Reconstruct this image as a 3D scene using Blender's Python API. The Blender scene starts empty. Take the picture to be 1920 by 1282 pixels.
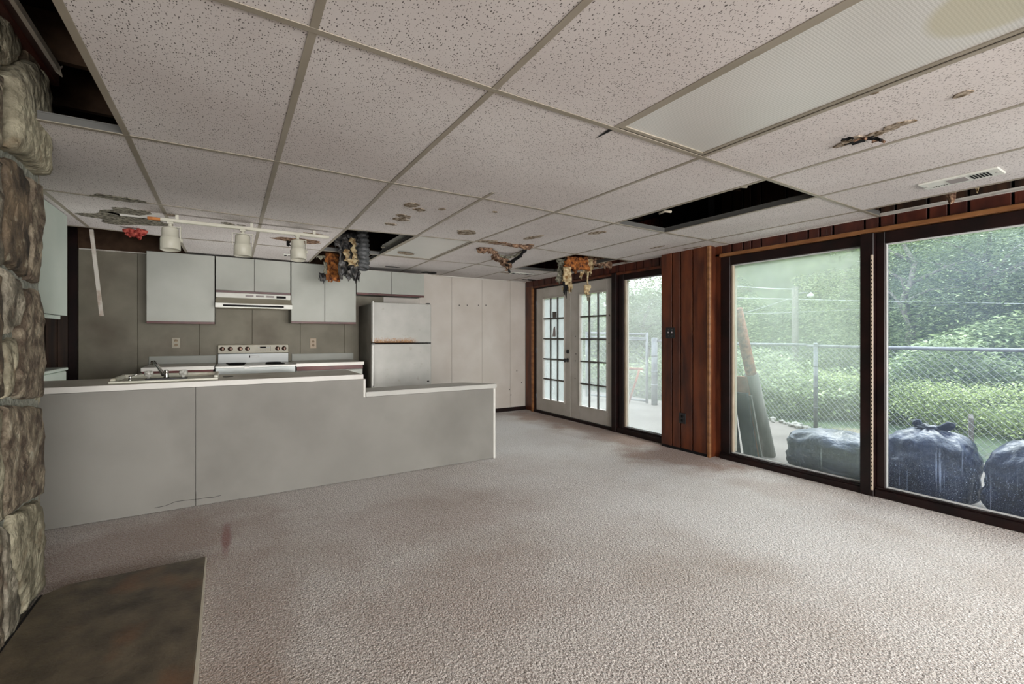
import bpy, bmesh, math, random
import numpy as np
from mathutils import Vector, noise, Matrix
R = random.Random(7)
NP = np.random.RandomState(5)
PI = math.pi
S = bpy.context.scene
COL = S.collection

# ------------------------------------------------------------------ camera
F, YAW, CX, CY, H = 852.0, 0.5554, 960.0, 631.0, 1.217
cam_d = bpy.data.cameras.new('camera')
cam = bpy.data.objects.new('camera', cam_d)
COL.objects.link(cam)
cam.location = (0, 0, H)
cam.rotation_euler = (PI / 2, 0, -YAW)
cam_d.sensor_width = 36
cam_d.lens = 36 * F / 1920
cam_d.shift_y = -(641 - CY) / 1920
cam_d.clip_end = 400
cam_d.clip_start = 0.03
S.camera = cam

# ------------------------------------------------------------------ world / light / exposure
S.view_settings.view_transform = 'Standard'
S.view_settings.look = 'None'
S.view_settings.gamma = 1
S.view_settings.exposure = 0.75
S.view_settings.use_curve_mapping = False
w = bpy.data.worlds.new('overcast_sky')
S.world = w
w.use_nodes = True
nt = w.node_tree
bg = nt.nodes['Background']
bg.inputs['Strength'].default_value = 4.0
tc = nt.nodes.new('ShaderNodeTexCoord')
sx = nt.nodes.new('ShaderNodeSeparateXYZ')
rp = nt.nodes.new('ShaderNodeValToRGB')
nt.links.new(tc.outputs['Generated'], sx.inputs[0])
nt.links.new(sx.outputs['Z'], rp.inputs[0])
nt.links.new(rp.outputs[0], bg.inputs[0])
rp.color_ramp.elements[0].position = 0.0
rp.color_ramp.elements[0].color = (.86, .90, .95, 1)
rp.color_ramp.elements[1].position = 0.8
rp.color_ramp.elements[1].color = (.80, .90, 1.0, 1)

def area(name, loc, rot, sx_, sy_, power, color=(1, 1, 1), portal=False):
    d = bpy.data.lights.new(name, 'AREA')
    d.shape = 'RECTANGLE'
    d.size, d.size_y = sx_, sy_
    d.energy = power
    d.color = color
    o = bpy.data.objects.new(name, d)
    COL.objects.link(o)
    o.location = loc
    o.rotation_euler = rot
    if portal:
        d.cycles.is_portal = True
    return o
# two fill lamps added out of view behind the camera to brighten the room
area('room_fill', (1.2, -4.7, 1.0), (PI / 2 + .12, 0, 0), 5.0, 1.6, 270, (1, .95, .90))
area('room_fill_low', (1.6, -2.6, 2.05), (math.radians(20), 0, 0), 3.0, 1.0, 22, (1, .96, .92))
sun_d = bpy.data.lights.new('veiled_sun', 'SUN')
sun_d.energy = 1.5
sun_d.angle = math.radians(40)
sun_d.color = (1, .97, .9)
sun = bpy.data.objects.new('veiled_sun', sun_d)
COL.objects.link(sun)
sun.rotation_euler = (math.radians(-8), math.radians(50), 0)
# fill lamp added low behind the peninsula, standing in for daylight off the floor
area('bounce_fill', (.5, 5.0, .12), (PI, 0, 0), 1.8, .6, 13, (1, .97, .93))
# portals: guide sky sampling through the openings
area('portal_slider', (4.42, .4, 1.0), (0, PI / 2, 0), 1.9, 4.6, 1, portal=True)
area('portal_doors', (4.42, 4.8, 1.0), (0, PI / 2, 0), 1.9, 2.6, 1, portal=True)

# ------------------------------------------------------------------ helpers
CYAW, SYAW = math.cos(YAW), math.sin(YAW)
def on(px, py, ax, v):
    """point of the photograph read off on a real plane of the room (x=, y= or z= v)"""
    r = (px - CX) / F; u = (CY - py) / F
    d = (SYAW + r * CYAW, CYAW - r * SYAW, u)
    i = 'xyz'.index(ax)
    t = (v - (0, 0, H)[i]) / d[i]
    return Vector((d[0] * t, d[1] * t, H + d[2] * t))
def far(px, dep, z=0.0):
    """ground point in the direction of a picture column at a depth"""
    r = (px - CX) / F
    return Vector((dep * (SYAW + r * CYAW), dep * (CYAW - r * SYAW), z))

def origin_of(parent):
    v = Vector((0, 0, 0))
    while parent:
        v += Vector(parent.location); parent = parent.parent
    return v
def link_mesh(name, me, mats, parent=None):
    o = bpy.data.objects.new(name, me)
    COL.objects.link(o)
    for m in (mats if isinstance(mats, (list, tuple)) else [mats]):
        me.materials.append(m)
    if parent:
        me.transform(Matrix.Translation(-origin_of(parent)))
        o.parent = parent
    return o
def obj(name, bm, mats, parent=None, smooth=False, base=None):
    """bm in world coordinates. a top-level mesh gets its origin at base (or its own bottom centre)"""
    me = bpy.data.meshes.new(name)
    bmesh.ops.recalc_face_normals(bm, faces=bm.faces)
    bm.to_mesh(me); bm.free()
    if smooth:
        for p in me.polygons: p.use_smooth = True
    o = link_mesh(name, me, mats, parent)
    if not parent and base is not None:
        me.transform(Matrix.Translation(-Vector(base)))
        o.location = base
    return o
def tag(o, label=None, cat=None, group=None, kind=None):
    if label: o['label'] = label
    if cat: o['category'] = cat
    if group: o['group'] = group
    if kind: o['kind'] = kind
    return o
def thing(name, label, cat, loc, group=None):
    o = bpy.data.objects.new(name, None)
    o.empty_display_size = .1
    COL.objects.link(o)
    o.location = loc
    return tag(o, label, cat, group)
def struct(name, bm, m, parent=None, smooth=False):
    o = obj(name, bm, m, parent, smooth)
    if not parent: o['kind'] = 'structure'
    return o
def NB(): return bmesh.new()
def box(bm, x0, x1, y0, y1, z0, z1, bev=0, mi=0, seg=1):
    x0, x1 = min(x0, x1), max(x0, x1); y0, y1 = min(y0, y1), max(y0, y1); z0, z1 = min(z0, z1), max(z0, z1)
    vs = [bm.verts.new(p) for p in ((x0, y0, z0), (x1, y0, z0), (x1, y1, z0), (x0, y1, z0), (x0, y0, z1), (x1, y0, z1), (x1, y1, z1), (x0, y1, z1))]
    fs = [bm.faces.new([vs[i] for i in q]) for q in ((0, 3, 2, 1), (4, 5, 6, 7), (0, 1, 5, 4), (1, 2, 6, 5), (2, 3, 7, 6), (3, 0, 4, 7))]
    for f in fs: f.material_index = mi
    if bev:
        es = list({e for f in fs for e in f.edges})
        r = bmesh.ops.bevel(bm, geom=es, offset=bev, segments=seg, affect='EDGES', profile=.5)
        for f in r['faces']: f.material_index = mi
    return bm
def prism(bm, pts, z0, z1, mi=0):
    """pts: xy outline"""
    a = [bm.verts.new((p[0], p[1], z0)) for p in pts]
    b = [bm.verts.new((p[0], p[1], z1)) for p in pts]
    n = len(pts)
    fs = [bm.faces.new(a[::-1]), bm.faces.new(b)]
    for i in range(n): fs.append(bm.faces.new([a[i], a[(i + 1) % n], b[(i + 1) % n], b[i]]))
    for f in fs: f.material_index = mi
    return bm
def extr(bm, pts3, vec, mi=0):
    """planar 3d outline pushed along vec"""
    vec = Vector(vec)
    a = [bm.verts.new(Vector(p)) for p in pts3]
    b = [bm.verts.new(Vector(p) + vec) for p in pts3]
    n = len(pts3)
    fs = [bm.faces.new(a[::-1]), bm.faces.new(b)]
    for i in range(n): fs.append(bm.faces.new([a[i], a[(i + 1) % n], b[(i + 1) % n], b[i]]))
    for f in fs: f.material_index = mi
    return bm
def tube(bm, pts, rad, n=8, cap=True, mi=0):
    pts = [Vector(p) for p in pts]
    rads = rad if isinstance(rad, (list, tuple)) else [rad] * len(pts)
    rings = []
    up = Vector((0, 0, 1))
    prev = None
    for i, p in enumerate(pts):
        t = (pts[min(i + 1, len(pts) - 1)] - pts[max(i - 1, 0)]).normalized()
        if prev is None:
            a = t.cross(up)
            if a.length < 1e-3: a = t.cross(Vector((1, 0, 0)))
        else:
            a = prev - t * prev.dot(t)
        a.normalize(); prev = a
        b = t.cross(a)
        rings.append([bm.verts.new(p + (a * math.cos(2 * PI * k / n) + b * math.sin(2 * PI * k / n)) * rads[i]) for k in range(n)])
    for i in range(len(rings) - 1):
        for k in range(n):
            f = bm.faces.new([rings[i][k], rings[i][(k + 1) % n], rings[i + 1][(k + 1) % n], rings[i + 1][k]])
            f.material_index = mi; f.smooth = n > 5
    if cap:
        f = bm.faces.new(rings[0][::-1]); f.material_index = mi
        f = bm.faces.new(rings[-1]); f.material_index = mi
    return bm
def lathe(bm, c, prof, axis=(0, 0, 1), n=20, mi=0):
    """prof: (radius, height along axis)"""
    axis = Vector(axis).normalized()
    a = axis.cross(Vector((0, 0, 1)))
    if a.length < 1e-3: a = Vector((1, 0, 0))
    a.normalize(); b = axis.cross(a); c = Vector(c)
    rings = []
    for r, h in prof:
        rings.append([bm.verts.new(c + axis * h + (a * math.cos(2 * PI * k / n) + b * math.sin(2 * PI * k / n)) * max(r, 1e-4)) for k in range(n)])
    for i in range(len(rings) - 1):
        for k in range(n):
            f = bm.faces.new([rings[i][k], rings[i][(k + 1) % n], rings[i + 1][(k + 1) % n], rings[i + 1][k]]); f.smooth = True; f.material_index = mi
    bm.faces.new(rings[0][::-1]).material_index = mi; bm.faces.new(rings[-1]).material_index = mi
    return bm
def frame_x(bm, x0, x1, y0, y1, z0, z1, wl, wr, wb, wt, bev=0):
    """a rectangular frame in the yz plane"""
    box(bm, x0, x1, y0, y0 + wl, z0, z1, bev); box(bm, x0, x1, y1 - wr, y1, z0, z1, bev)
    box(bm, x0, x1, y0 + wl, y1 - wr, z0, z0 + wb, bev); box(bm, x0, x1, y0 + wl, y1 - wr, z1 - wt, z1, bev)
    return bm

# ------------------------------------------------------------------ materials
def M(name, c1, c2=None, scale=5.0, detail=4, rough=.6, lo=.35, hi=.65, bump=0, bscale=60, stretch=(1, 1, 1), metal=0, spec=.5, third=None, coat=0, bdist=.01):
    m = bpy.data.materials.new(name); m.use_nodes = True
    t = m.node_tree; N = t.nodes; L = t.links
    p = N['Principled BSDF']
    p.inputs['Roughness'].default_value = rough
    p.inputs['Metallic'].default_value = metal
    p.inputs['Specular IOR Level'].default_value = spec
    if coat: p.inputs['Coat Weight'].default_value = coat
    tc = N.new('ShaderNodeTexCoord'); mp = N.new('ShaderNodeMapping'); mp.inputs['Scale'].default_value = stretch
    geo = N.new('ShaderNodeNewGeometry')
    L.new(geo.outputs['Position'], mp.inputs[0])
    out = None
    if c2:
        nz = N.new('ShaderNodeTexNoise'); nz.inputs['Scale'].default_value = scale; nz.inputs['Detail'].default_value = detail
        L.new(mp.outputs[0], nz.inputs['Vector'])
        cr = N.new('ShaderNodeValToRGB')
        cr.color_ramp.elements[0].position = lo; cr.color_ramp.elements[0].color = (*c1, 1)
        cr.color_ramp.elements[1].position = hi; cr.color_ramp.elements[1].color = (*c2, 1)
        L.new(nz.outputs['Fac'], cr.inputs[0]); out = cr.outputs[0]
    if third:   # (color, scale, lo, hi): dirt over it
        nz = N.new('ShaderNodeTexNoise'); nz.inputs['Scale'].default_value = third[1]; nz.inputs['Detail'].default_value = 6
        L.new(mp.outputs[0], nz.inputs['Vector'])
        cr = N.new('ShaderNodeMapRange'); cr.inputs[1].default_value = third[2]; cr.inputs[2].default_value = third[3]
        L.new(nz.outputs['Fac'], cr.inputs[0])
        mx = N.new('ShaderNodeMix'); mx.data_type = 'RGBA'
        L.new(cr.outputs[0], mx.inputs[0])
        if out: L.new(out, mx.inputs[6])
        else: mx.inputs[6].default_value = (*c1, 1)
        mx.inputs[7].default_value = (*third[0], 1); out = mx.outputs[2]
    if out: L.new(out, p.inputs['Base Color'])
    else: p.inputs['Base Color'].default_value = (*c1, 1)
    if bump:
        nb = N.new('ShaderNodeTexNoise'); nb.inputs['Scale'].default_value = bscale; nb.inputs['Detail'].default_value = 4
        L.new(mp.outputs[0], nb.inputs['Vector'])
        b = N.new('ShaderNodeBump'); b.inputs['Strength'].default_value = bump; b.inputs['Distance'].default_value = bdist
        L.new(nb.outputs['Fac'], b.inputs['Height']); L.new(b.outputs[0], p.inputs['Normal'])
    return m
def last_color_in(m):
    p = m.node_tree.nodes['Principled BSDF']
    return p, (p.inputs['Base Color'].links[0].from_socket if p.inputs['Base Color'].links else None)
def over(m, fac_build, color):
    """mix a colour over the material with a mask built by fac_build(nodes, links, position_socket)"""
    N = m.node_tree.nodes; L = m.node_tree.links
    p, src = last_color_in(m)
    geo = N.new('ShaderNodeNewGeometry')
    fac = fac_build(N, L, geo.outputs['Position'])
    mx = N.new('ShaderNodeMix'); mx.data_type = 'RGBA'
    L.new(fac, mx.inputs[0])
    if src: L.new(src, mx.inputs[6])
    else: mx.inputs[6].default_value = p.inputs['Base Color'].default_value
    mx.inputs[7].default_value = (*color, 1)
    L.new(mx.outputs[2], p.inputs['Base Color'])
    return m
def math_n(N, L, op, a, b=None, clamp=False):
    n = N.new('ShaderNodeMath'); n.operation = op; n.use_clamp = clamp
    for i, v in enumerate((a, b)):
        if v is None: continue
        if isinstance(v, (int, float)): n.inputs[i].default_value = v
        else: L.new(v, n.inputs[i])
    return n.outputs[0]
def maprange(N, L, v, a, b, c=0.0, d=1.0):
    n = N.new('ShaderNodeMapRange'); L.new(v, n.inputs[0])
    for i, q in enumerate((a, b, c, d)): n.inputs[i + 1].default_value = q
    return n.outputs[0]
def noise_n(N, L, vec, scale, detail=4, stretch=None):
    if stretch:
        mp = N.new('ShaderNodeMapping'); mp.inputs['Scale'].default_value = stretch; L.new(vec, mp.inputs[0]); vec = mp.outputs[0]
    n = N.new('ShaderNodeTexNoise'); n.inputs['Scale'].default_value = scale; n.inputs['Detail'].default_value = detail
    L.new(vec, n.inputs['Vector']); return n.outputs['Fac']
def near_spots(spots, wob=.35, nscale=3):
    """mask = union of soft ellipses (x,y,rx,ry) on the floor, edges broken by noise"""
    def f(N, L, pos):
        sep = N.new('ShaderNodeSeparateXYZ'); L.new(pos, sep.inputs[0])
        nz = noise_n(N, L, pos, nscale, 6)
        acc = None
        for (x, y, rx, ry, st) in spots:
            dx = math_n(N, L, 'DIVIDE', math_n(N, L, 'SUBTRACT', sep.outputs[0], x), rx)
            dy = math_n(N, L, 'DIVIDE', math_n(N, L, 'SUBTRACT', sep.outputs[1], y), ry)
            d = math_n(N, L, 'SQRT', math_n(N, L, 'ADD', math_n(N, L, 'MULTIPLY', dx, dx), math_n(N, L, 'MULTIPLY', dy, dy)))
            d = math_n(N, L, 'ADD', d, math_n(N, L, 'MULTIPLY', math_n(N, L, 'SUBTRACT', nz, .5), wob * 6))
            k = maprange(N, L, d, 1.1, .5, 0, st)
            acc = k if acc is None else math_n(N, L, 'MAXIMUM', acc, k)
        return acc
    return f

m_tile = M('ceiling_tile_board', (.58, .54, .525), (.66, .63, .615), 1.2, 3, .9, spec=.1)
def pits(N, L, pos):
    mp = N.new('ShaderNodeMapping'); mp.inputs['Scale'].default_value = (1, .62, 1); L.new(pos, mp.inputs[0])
    nz = N.new('ShaderNodeTexNoise'); nz.inputs['Scale'].default_value = 90; L.new(mp.outputs[0], nz.inputs['Vector'])
    ad = N.new('ShaderNodeVectorMath'); ad.operation = 'MULTIPLY_ADD'
    L.new(nz.outputs['Color'], ad.inputs[0]); ad.inputs[1].default_value = (.010, .010, 0); L.new(mp.outputs[0], ad.inputs[2])
    v = N.new('ShaderNodeTexVoronoi'); v.inputs['Scale'].default_value = 135; v.voronoi_dimensions = '2D'; L.new(ad.outputs[0], v.inputs['Vector'])
    sc = N.new('ShaderNodeSeparateColor'); L.new(v.outputs['Color'], sc.inputs[0])
    rad = maprange(N, L, sc.outputs[0], .30, 1, .03, .28)
    return math_n(N, L, 'MULTIPLY', maprange(N, L, math_n(N, L, 'SUBTRACT', v.outputs['Distance'], rad), .04, -.03, 0, 1), .9)
over(m_tile, pits, (.07, .06, .055))
m_tee = M('tee_bar_enamel', (.26, .23, .18), (.32, .285, .23), 3, 3, .5)
m_teew = M('tee_web', (.09, .09, .085), rough=.45)
m_angle = M('wall_angle_paint', (.62, .60, .55), (.35, .25, .18), 9, 4, .6, lo=.5, hi=.72)
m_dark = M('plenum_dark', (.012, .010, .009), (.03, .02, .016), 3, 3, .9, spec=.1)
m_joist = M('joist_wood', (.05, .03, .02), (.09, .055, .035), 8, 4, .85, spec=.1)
m_wood = M('stained_wood', (.028, .006, .003), (.15, .036, .010), 3.2, 8, .42, lo=.3, hi=.72, stretch=(3, 3, .6), bump=.12, bscale=40, third=((.17, .052, .018), 2.6, .58, .78))
m_wood_h = M('stained_header_wood', (.035, .007, .004), (.085, .018, .008), 6, 6, .45, stretch=(2, 2, .7), bump=.15, bscale=40)
m_trimw = M('light_stained_trim', (.16, .062, .02), (.26, .115, .04), 5, 5, .4, stretch=(1, 1, 5))
m_frame = M('dark_brown_frame', (.005, .002, .002), (.014, .0045, .004), 6, 4, .4, spec=.3)
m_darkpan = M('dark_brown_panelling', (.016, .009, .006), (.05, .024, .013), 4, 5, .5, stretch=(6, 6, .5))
m_wallpan = M('painted_panel_wall', (.50, .46, .41), (.58, .545, .50), 2.2, 6, .55, third=((.40, .36, .30), 1.1, .55, .8), bump=.05, bscale=250)
m_kwall = M('kitchen_wall', (.19, .175, .13), (.24, .222, .17), 4, 6, .6, third=((.10, .075, .05), 1.6, .5, .8), bump=.05, bscale=200)
m_cab = M('cabinet_laminate', (.345, .36, .325), (.395, .41, .375), 3, 4, .5, third=((.30, .29, .26), 2, .66, .85))
m_cab_w = M('cabinet_laminate_pale', (.50, .58, .53), (.56, .63, .58), 3, 4, .45)
m_cab_edge = M('cabinet_case_shadow', (.16, .16, .15), rough=.6)
m_redtrim = M('dark_red_underside', (.06, .010, .010), (.09, .018, .014), 8, 4, .4)
m_penin = M('peninsula_panel', (.215, .208, .188), (.255, .248, .225), 1.6, 4, .6, third=((.165, .158, .14), 1.2, .5, .8))
m_ctop = M('worktop_laminate', (.50, .47, .41), (.58, .56, .50), 4, 5, .45, third=((.28, .23, .16), 2.2, .55, .78))
m_ctop_w = M('worktop_edge', (.62, .61, .57), (.70, .69, .65), 4, 5, .45)
m_sink = M('sink_enamel', (.62, .62, .52), (.70, .69, .60), 5, 4, .25, third=((.35, .28, .14), 4, .62, .8))
m_chrome = M('chrome', (.62, .62, .60), rough=.18, metal=1)
m_acryl = M('clear_knob', (.62, .62, .58), (.25, .25, .22), 60, 3, .12)
m_stove = M('stove_enamel', (.46, .50, .50), (.52, .555, .55), 4, 4, .3)
m_stove_w = M('stove_white', (.66, .66, .63), rough=.3)
m_spanel = M('stove_control_panel', (.36, .34, .25), (.43, .40, .31), 7, 4, .4, third=((.25, .2, .12), 9, .6, .8))
m_knob = M('stove_knob', (.045, .02, .012), rough=.35)
m_knob2 = M('stove_knob_rim', (.45, .22, .13), rough=.35)
m_black = M('black_plastic', (.012, .012, .013), rough=.4)
m_blackm = M('black_matt', (.008, .008, .009), rough=.8, spec=.2)
m_fridge = M('fridge_enamel', (.36, .36, .335), (.42, .415, .39), 5, 5, .35, third=((.33, .32, .28), 14, .63, .74))
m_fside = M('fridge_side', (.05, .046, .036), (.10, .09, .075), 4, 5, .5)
def rust_band(N, L, pos):
    sep = N.new('ShaderNodeSeparateXYZ'); L.new(pos, sep.inputs[0])
    nz = noise_n(N, L, pos, 55, 8)
    h = maprange(N, L, math_n(N, L, 'ADD', sep.outputs[2], math_n(N, L, 'MULTIPLY', math_n(N, L, 'SUBTRACT', nz, .5), -.14)), 1.205, 1.155, 0, 1)
    above = maprange(N, L, sep.outputs[2], 1.138, 1.142, 0, 1)
    xr = maprange(N, L, sep.outputs[0], 2.06, 1.95, 0, 1)
    return math_n(N, L, 'MULTIPLY', math_n(N, L, 'MULTIPLY', h, above), xr)
over(m_fridge, rust_band, (.30, .15, .045))
def rust_core(N, L, pos):
    sep = N.new('ShaderNodeSeparateXYZ'); L.new(pos, sep.inputs[0])
    nz = noise_n(N, L, pos, 40, 6)
    h = maprange(N, L, math_n(N, L, 'ADD', sep.outputs[2], math_n(N, L, 'MULTIPLY', math_n(N, L, 'SUBTRACT', nz, .5), -.1)), 1.165, 1.148, 0, 1)
    above = maprange(N, L, sep.outputs[2], 1.136, 1.14, 0, .8)
    xr = maprange(N, L, sep.outputs[0], 2.06, 1.95, 0, 1)
    return math_n(N, L, 'MULTIPLY', math_n(N, L, 'MULTIPLY', h, above), xr)
over(m_fridge, rust_core, (.10, .045, .02))
m_door = M('door_paint', (.40, .375, .33), (.46, .435, .395), 5, 5, .45, third=((.20, .17, .13), 22, .72, .78))
m_muntin = M('muntin_dark', (.045, .042, .038), (.10, .09, .08), 8, 3, .5)
m_alu = M('window_bead', (.55, .57, .57), (.62, .64, .64), 7, 3, .35)
m_beige = M('beige_stile', (.42, .34, .25), (.50, .42, .33), 6, 4, .5)
m_plate = M('outlet_plate', (.36, .33, .25), rough=.45)
m_plate2 = M('outlet_plate_tan', (.40, .31, .21), rough=.45)
m_track = M('track_enamel', (.50, .49, .41), (.56, .55, .47), 6, 3, .45)
m_orange = M('orange_rust_tape', (.50, .19, .05), (.35, .12, .03), 30, 3, .7)
m_stone = [M('field_stone_a', (.13, .115, .085), (.33, .30, .235), 11, 12, .8, lo=.42, hi=.60, bump=.9, bscale=26, third=((.07, .04, .022), 9, .58, .7), bdist=.03),
           M('field_stone_b', (.09, .065, .045), (.28, .235, .17), 12, 12, .8, lo=.42, hi=.60, bump=.9, bscale=30, third=((.40, .37, .29), 12, .6, .72), bdist=.03),
           M('field_stone_c', (.20, .18, .125), (.40, .37, .27), 10, 12, .8, lo=.42, hi=.60, bump=.9, bscale=24, third=((.16, .11, .06), 8, .57, .72), bdist=.03),
           M('field_stone_d', (.035, .026, .018), (.19, .14, .09), 10, 10, .8, bump=.8, bscale=24, third=((.30, .27, .20), 20, .62, .7), bdist=.03)]
m_mortar = M('mortar', (.20, .21, .18), (.33, .335, .29), 18, 8, .95, bump=.8, bscale=60, bdist=.02)
m_hearth = M('hearth_slab', (.025, .019, .012), (.17, .135, .088), 9, 15, .5, lo=.22, hi=.78, stretch=(1.2, 1, 1), bump=.25, bscale=55, third=((.17, .085, .04), 3.5, .55, .75))
m_strip = M('pale_edge_strip', (.55, .50, .40), (.62, .58, .48), 8, 3, .6)
m_beam = M('red_brown_beam', (.045, .011, .007), (.07, .018, .011), 9, 4, .5)
m_off = M('offwhite_moulding', (.55, .50, .40), (.62, .57, .47), 9, 3, .6)
m_vent = M('vent_enamel', (.62, .63, .58), (.68, .69, .64), 6, 3, .4)
m_ventg = M('vent_grey', (.28, .25, .245), rough=.6)
m_foil = M('black_facing', (.012, .013, .015), (.14, .13, .12), 22, 6, .35, lo=.42, hi=.75, bump=.5, bscale=60)
m_insul = M('orange_insulation', (.05, .01, .004), (.50, .18, .04), 26, 6, .9, lo=.36, hi=.66, bump=.8, bscale=90)
m_insul2 = M('cream_insulation', (.22, .12, .04), (.62, .52, .32), 24, 6, .9, lo=.35, hi=.62, bump=.8, bscale=90)
m_redins = M('red_insulation', (.20, .008, .006), (.55, .12, .09), 40, 5, .9, lo=.4, hi=.65, bump=.8, bscale=120)
m_greyins = M('grey_debris', (.05, .05, .035), (.30, .29, .22), 30, 6, .9, lo=.35, hi=.65, bump=.8, bscale=90)
m_duct = M('duct_sleeve', (.12, .13, .135), (.30, .31, .32), 30, 3, .3, spec=.7)
m_stain = M('water_stain', (.11, .075, .04), (.40, .34, .27), 45, 8, .95, lo=.40, hi=.62, bump=.5, bscale=90)
m_stain_d = M('mould_stain', (.05, .045, .03), (.30, .28, .22), 50, 8, .95, lo=.40, hi=.64, bump=.5, bscale=90)
m_torn = M('torn_board', (.07, .03, .016), (.34, .22, .14), 38, 8, .95, lo=.4, hi=.62, bump=.7, bscale=80)
m_sag = M('sagging_board_face', (.60, .585, .55), (.67, .655, .62), 3, 4, .85)
m_diff = M('fixture_diffuser', (.60, .60, .57), (.68, .675, .65), 1.3, 3, .3)
def prism_dots(N, L, pos):
    mp = N.new('ShaderNodeMapping'); mp.inputs['Scale'].default_value = (150, 150, 0); mp.inputs['Rotation'].default_value = (0, 0, PI / 4); L.new(pos, mp.inputs[0])
    c = N.new('ShaderNodeTexChecker'); c.inputs['Scale'].default_value = 1; L.new(mp.outputs[0], c.inputs['Vector'])
    return math_n(N, L, 'MULTIPLY', c.outputs['Fac'], .45)
over(m_diff, prism_dots, (.33, .33, .30))
def yellow_corner(N, L, pos):
    sep = N.new('ShaderNodeSeparateXYZ'); L.new(pos, sep.inputs[0])
    dx = math_n(N, L, 'SUBTRACT', sep.outputs[0], 1.80); dy = math_n(N, L, 'SUBTRACT', sep.outputs[1], .36)
    d = math_n(N, L, 'SQRT', math_n(N, L, 'ADD', math_n(N, L, 'MULTIPLY', dx, dx), math_n(N, L, 'MULTIPLY', dy, dy)))
    return maprange(N, L, d, .16, .13, 0, .5)
over(m_diff, yellow_corner, (.42, .38, .20))
m_rustpost = M('rusted_metal', (.16, .030, .018), (.42, .13, .06), 30, 8, .8, lo=.38, hi=.66, bump=.4, bscale=80)
m_greypost = M('weathered_grey_board', (.08, .075, .065), (.18, .165, .145), 9, 8, .8, stretch=(1, 1, .2), bump=.3, bscale=60)
m_darkbd = M('blackened_board', (.006, .009, .016), (.022, .028, .042), 20, 8, .75, third=((.15, .16, .18), 40, .70, .78), spec=.2)
m_redbd = M('red_brown_board', (.20, .07, .035), (.32, .13, .07), 12, 6, .8)
m_bag = M('black_bin_bag', (.004, .007, .020), (.010, .020, .065), 6, 4, .34, bump=.5, bscale=18, spec=.4, coat=.0, bdist=.03)
m_galv = M('galvanised_pipe', (.10, .10, .115), (.19, .19, .20), 9, 4, .5, metal=.3)
m_wire = M('chain_link_wire', (.26, .27, .28), rough=.5, metal=.2)
m_conc = M('patio_concrete', (.11, .09, .078), (.16, .135, .118), 1.5, 8, .9, third=((.10, .085, .07), 4, .55, .75), bump=.15, bscale=50)
m_rubble = M('pale_rubble', (.18, .165, .145), (.30, .28, .25), 9, 6, .9)
m_soil = M('leafy_ground', (.02, .035, .012), (.07, .095, .035), 1.5, 8, .95, third=((.15, .12, .08), 1.1, .6, .75))
m_bark = M('grey_bark', (.11, .10, .085), (.23, .21, .18), 14, 8, .9, stretch=(1, 1, .2), bump=.5, bscale=40)
m_pole = M('weathered_pole', (.08, .07, .06), (.15, .13, .115), 12, 6, .85, stretch=(1, 1, .15))
m_cable = M('cable_sheath', (.45, .46, .46), rough=.6)
m_lamp = M('street_lamp_shell', (.75, .76, .78), rough=.3)
m_extwall = M('outer_wall_board', (.35, .33, .30), (.42, .40, .36), 5, 4, .8)

def leaf_mat(name, a, b, c):
    m = bpy.data.materials.new(name); m.use_nodes = True
    N = m.node_tree.nodes; L = m.node_tree.links; p = N['Principled BSDF']
    at = N.new('ShaderNodeAttribute'); at.attribute_name = 'tint'
    cr = N.new('ShaderNodeValToRGB'); e = cr.color_ramp.elements
    e[0].position = 0; e[0].color = (*a, 1); e[1].position = 1; e[1].color = (*c, 1)
    k = e.new(.5); k.color = (*b, 1)
    L.new(at.outputs['Fac'], cr.inputs[0]); L.new(cr.outputs[0], p.inputs['Base Color'])
    p.inputs['Roughness'].default_value = .55
    tr = N.new('ShaderNodeBsdfTranslucent'); L.new(cr.outputs[0], tr.inputs[0])
    mx = N.new('ShaderNodeMixShader'); mx.inputs[0].default_value = .35
    L.new(p.outputs[0], mx.inputs[1]); L.new(tr.outputs[0], mx.inputs[2])
    L.new(mx.outputs[0], N['Material Output'].inputs[0])
    return m
m_leaf = leaf_mat('leaf_mid_green', (.03, .05, .022), (.18, .235, .10), (.46, .52, .27))
m_leaf_l = leaf_mat('leaf_light_green', (.06, .09, .03), (.31, .37, .14), (.60, .65, .32))
m_leaf_d = leaf_mat('leaf_dark_green', (.03, .045, .02), (.13, .185, .075), (.30, .37, .16))
m_leaf_g = leaf_mat('leaf_grey_green', (.09, .12, .07), (.20, .25, .15), (.37, .43, .28))

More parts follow.
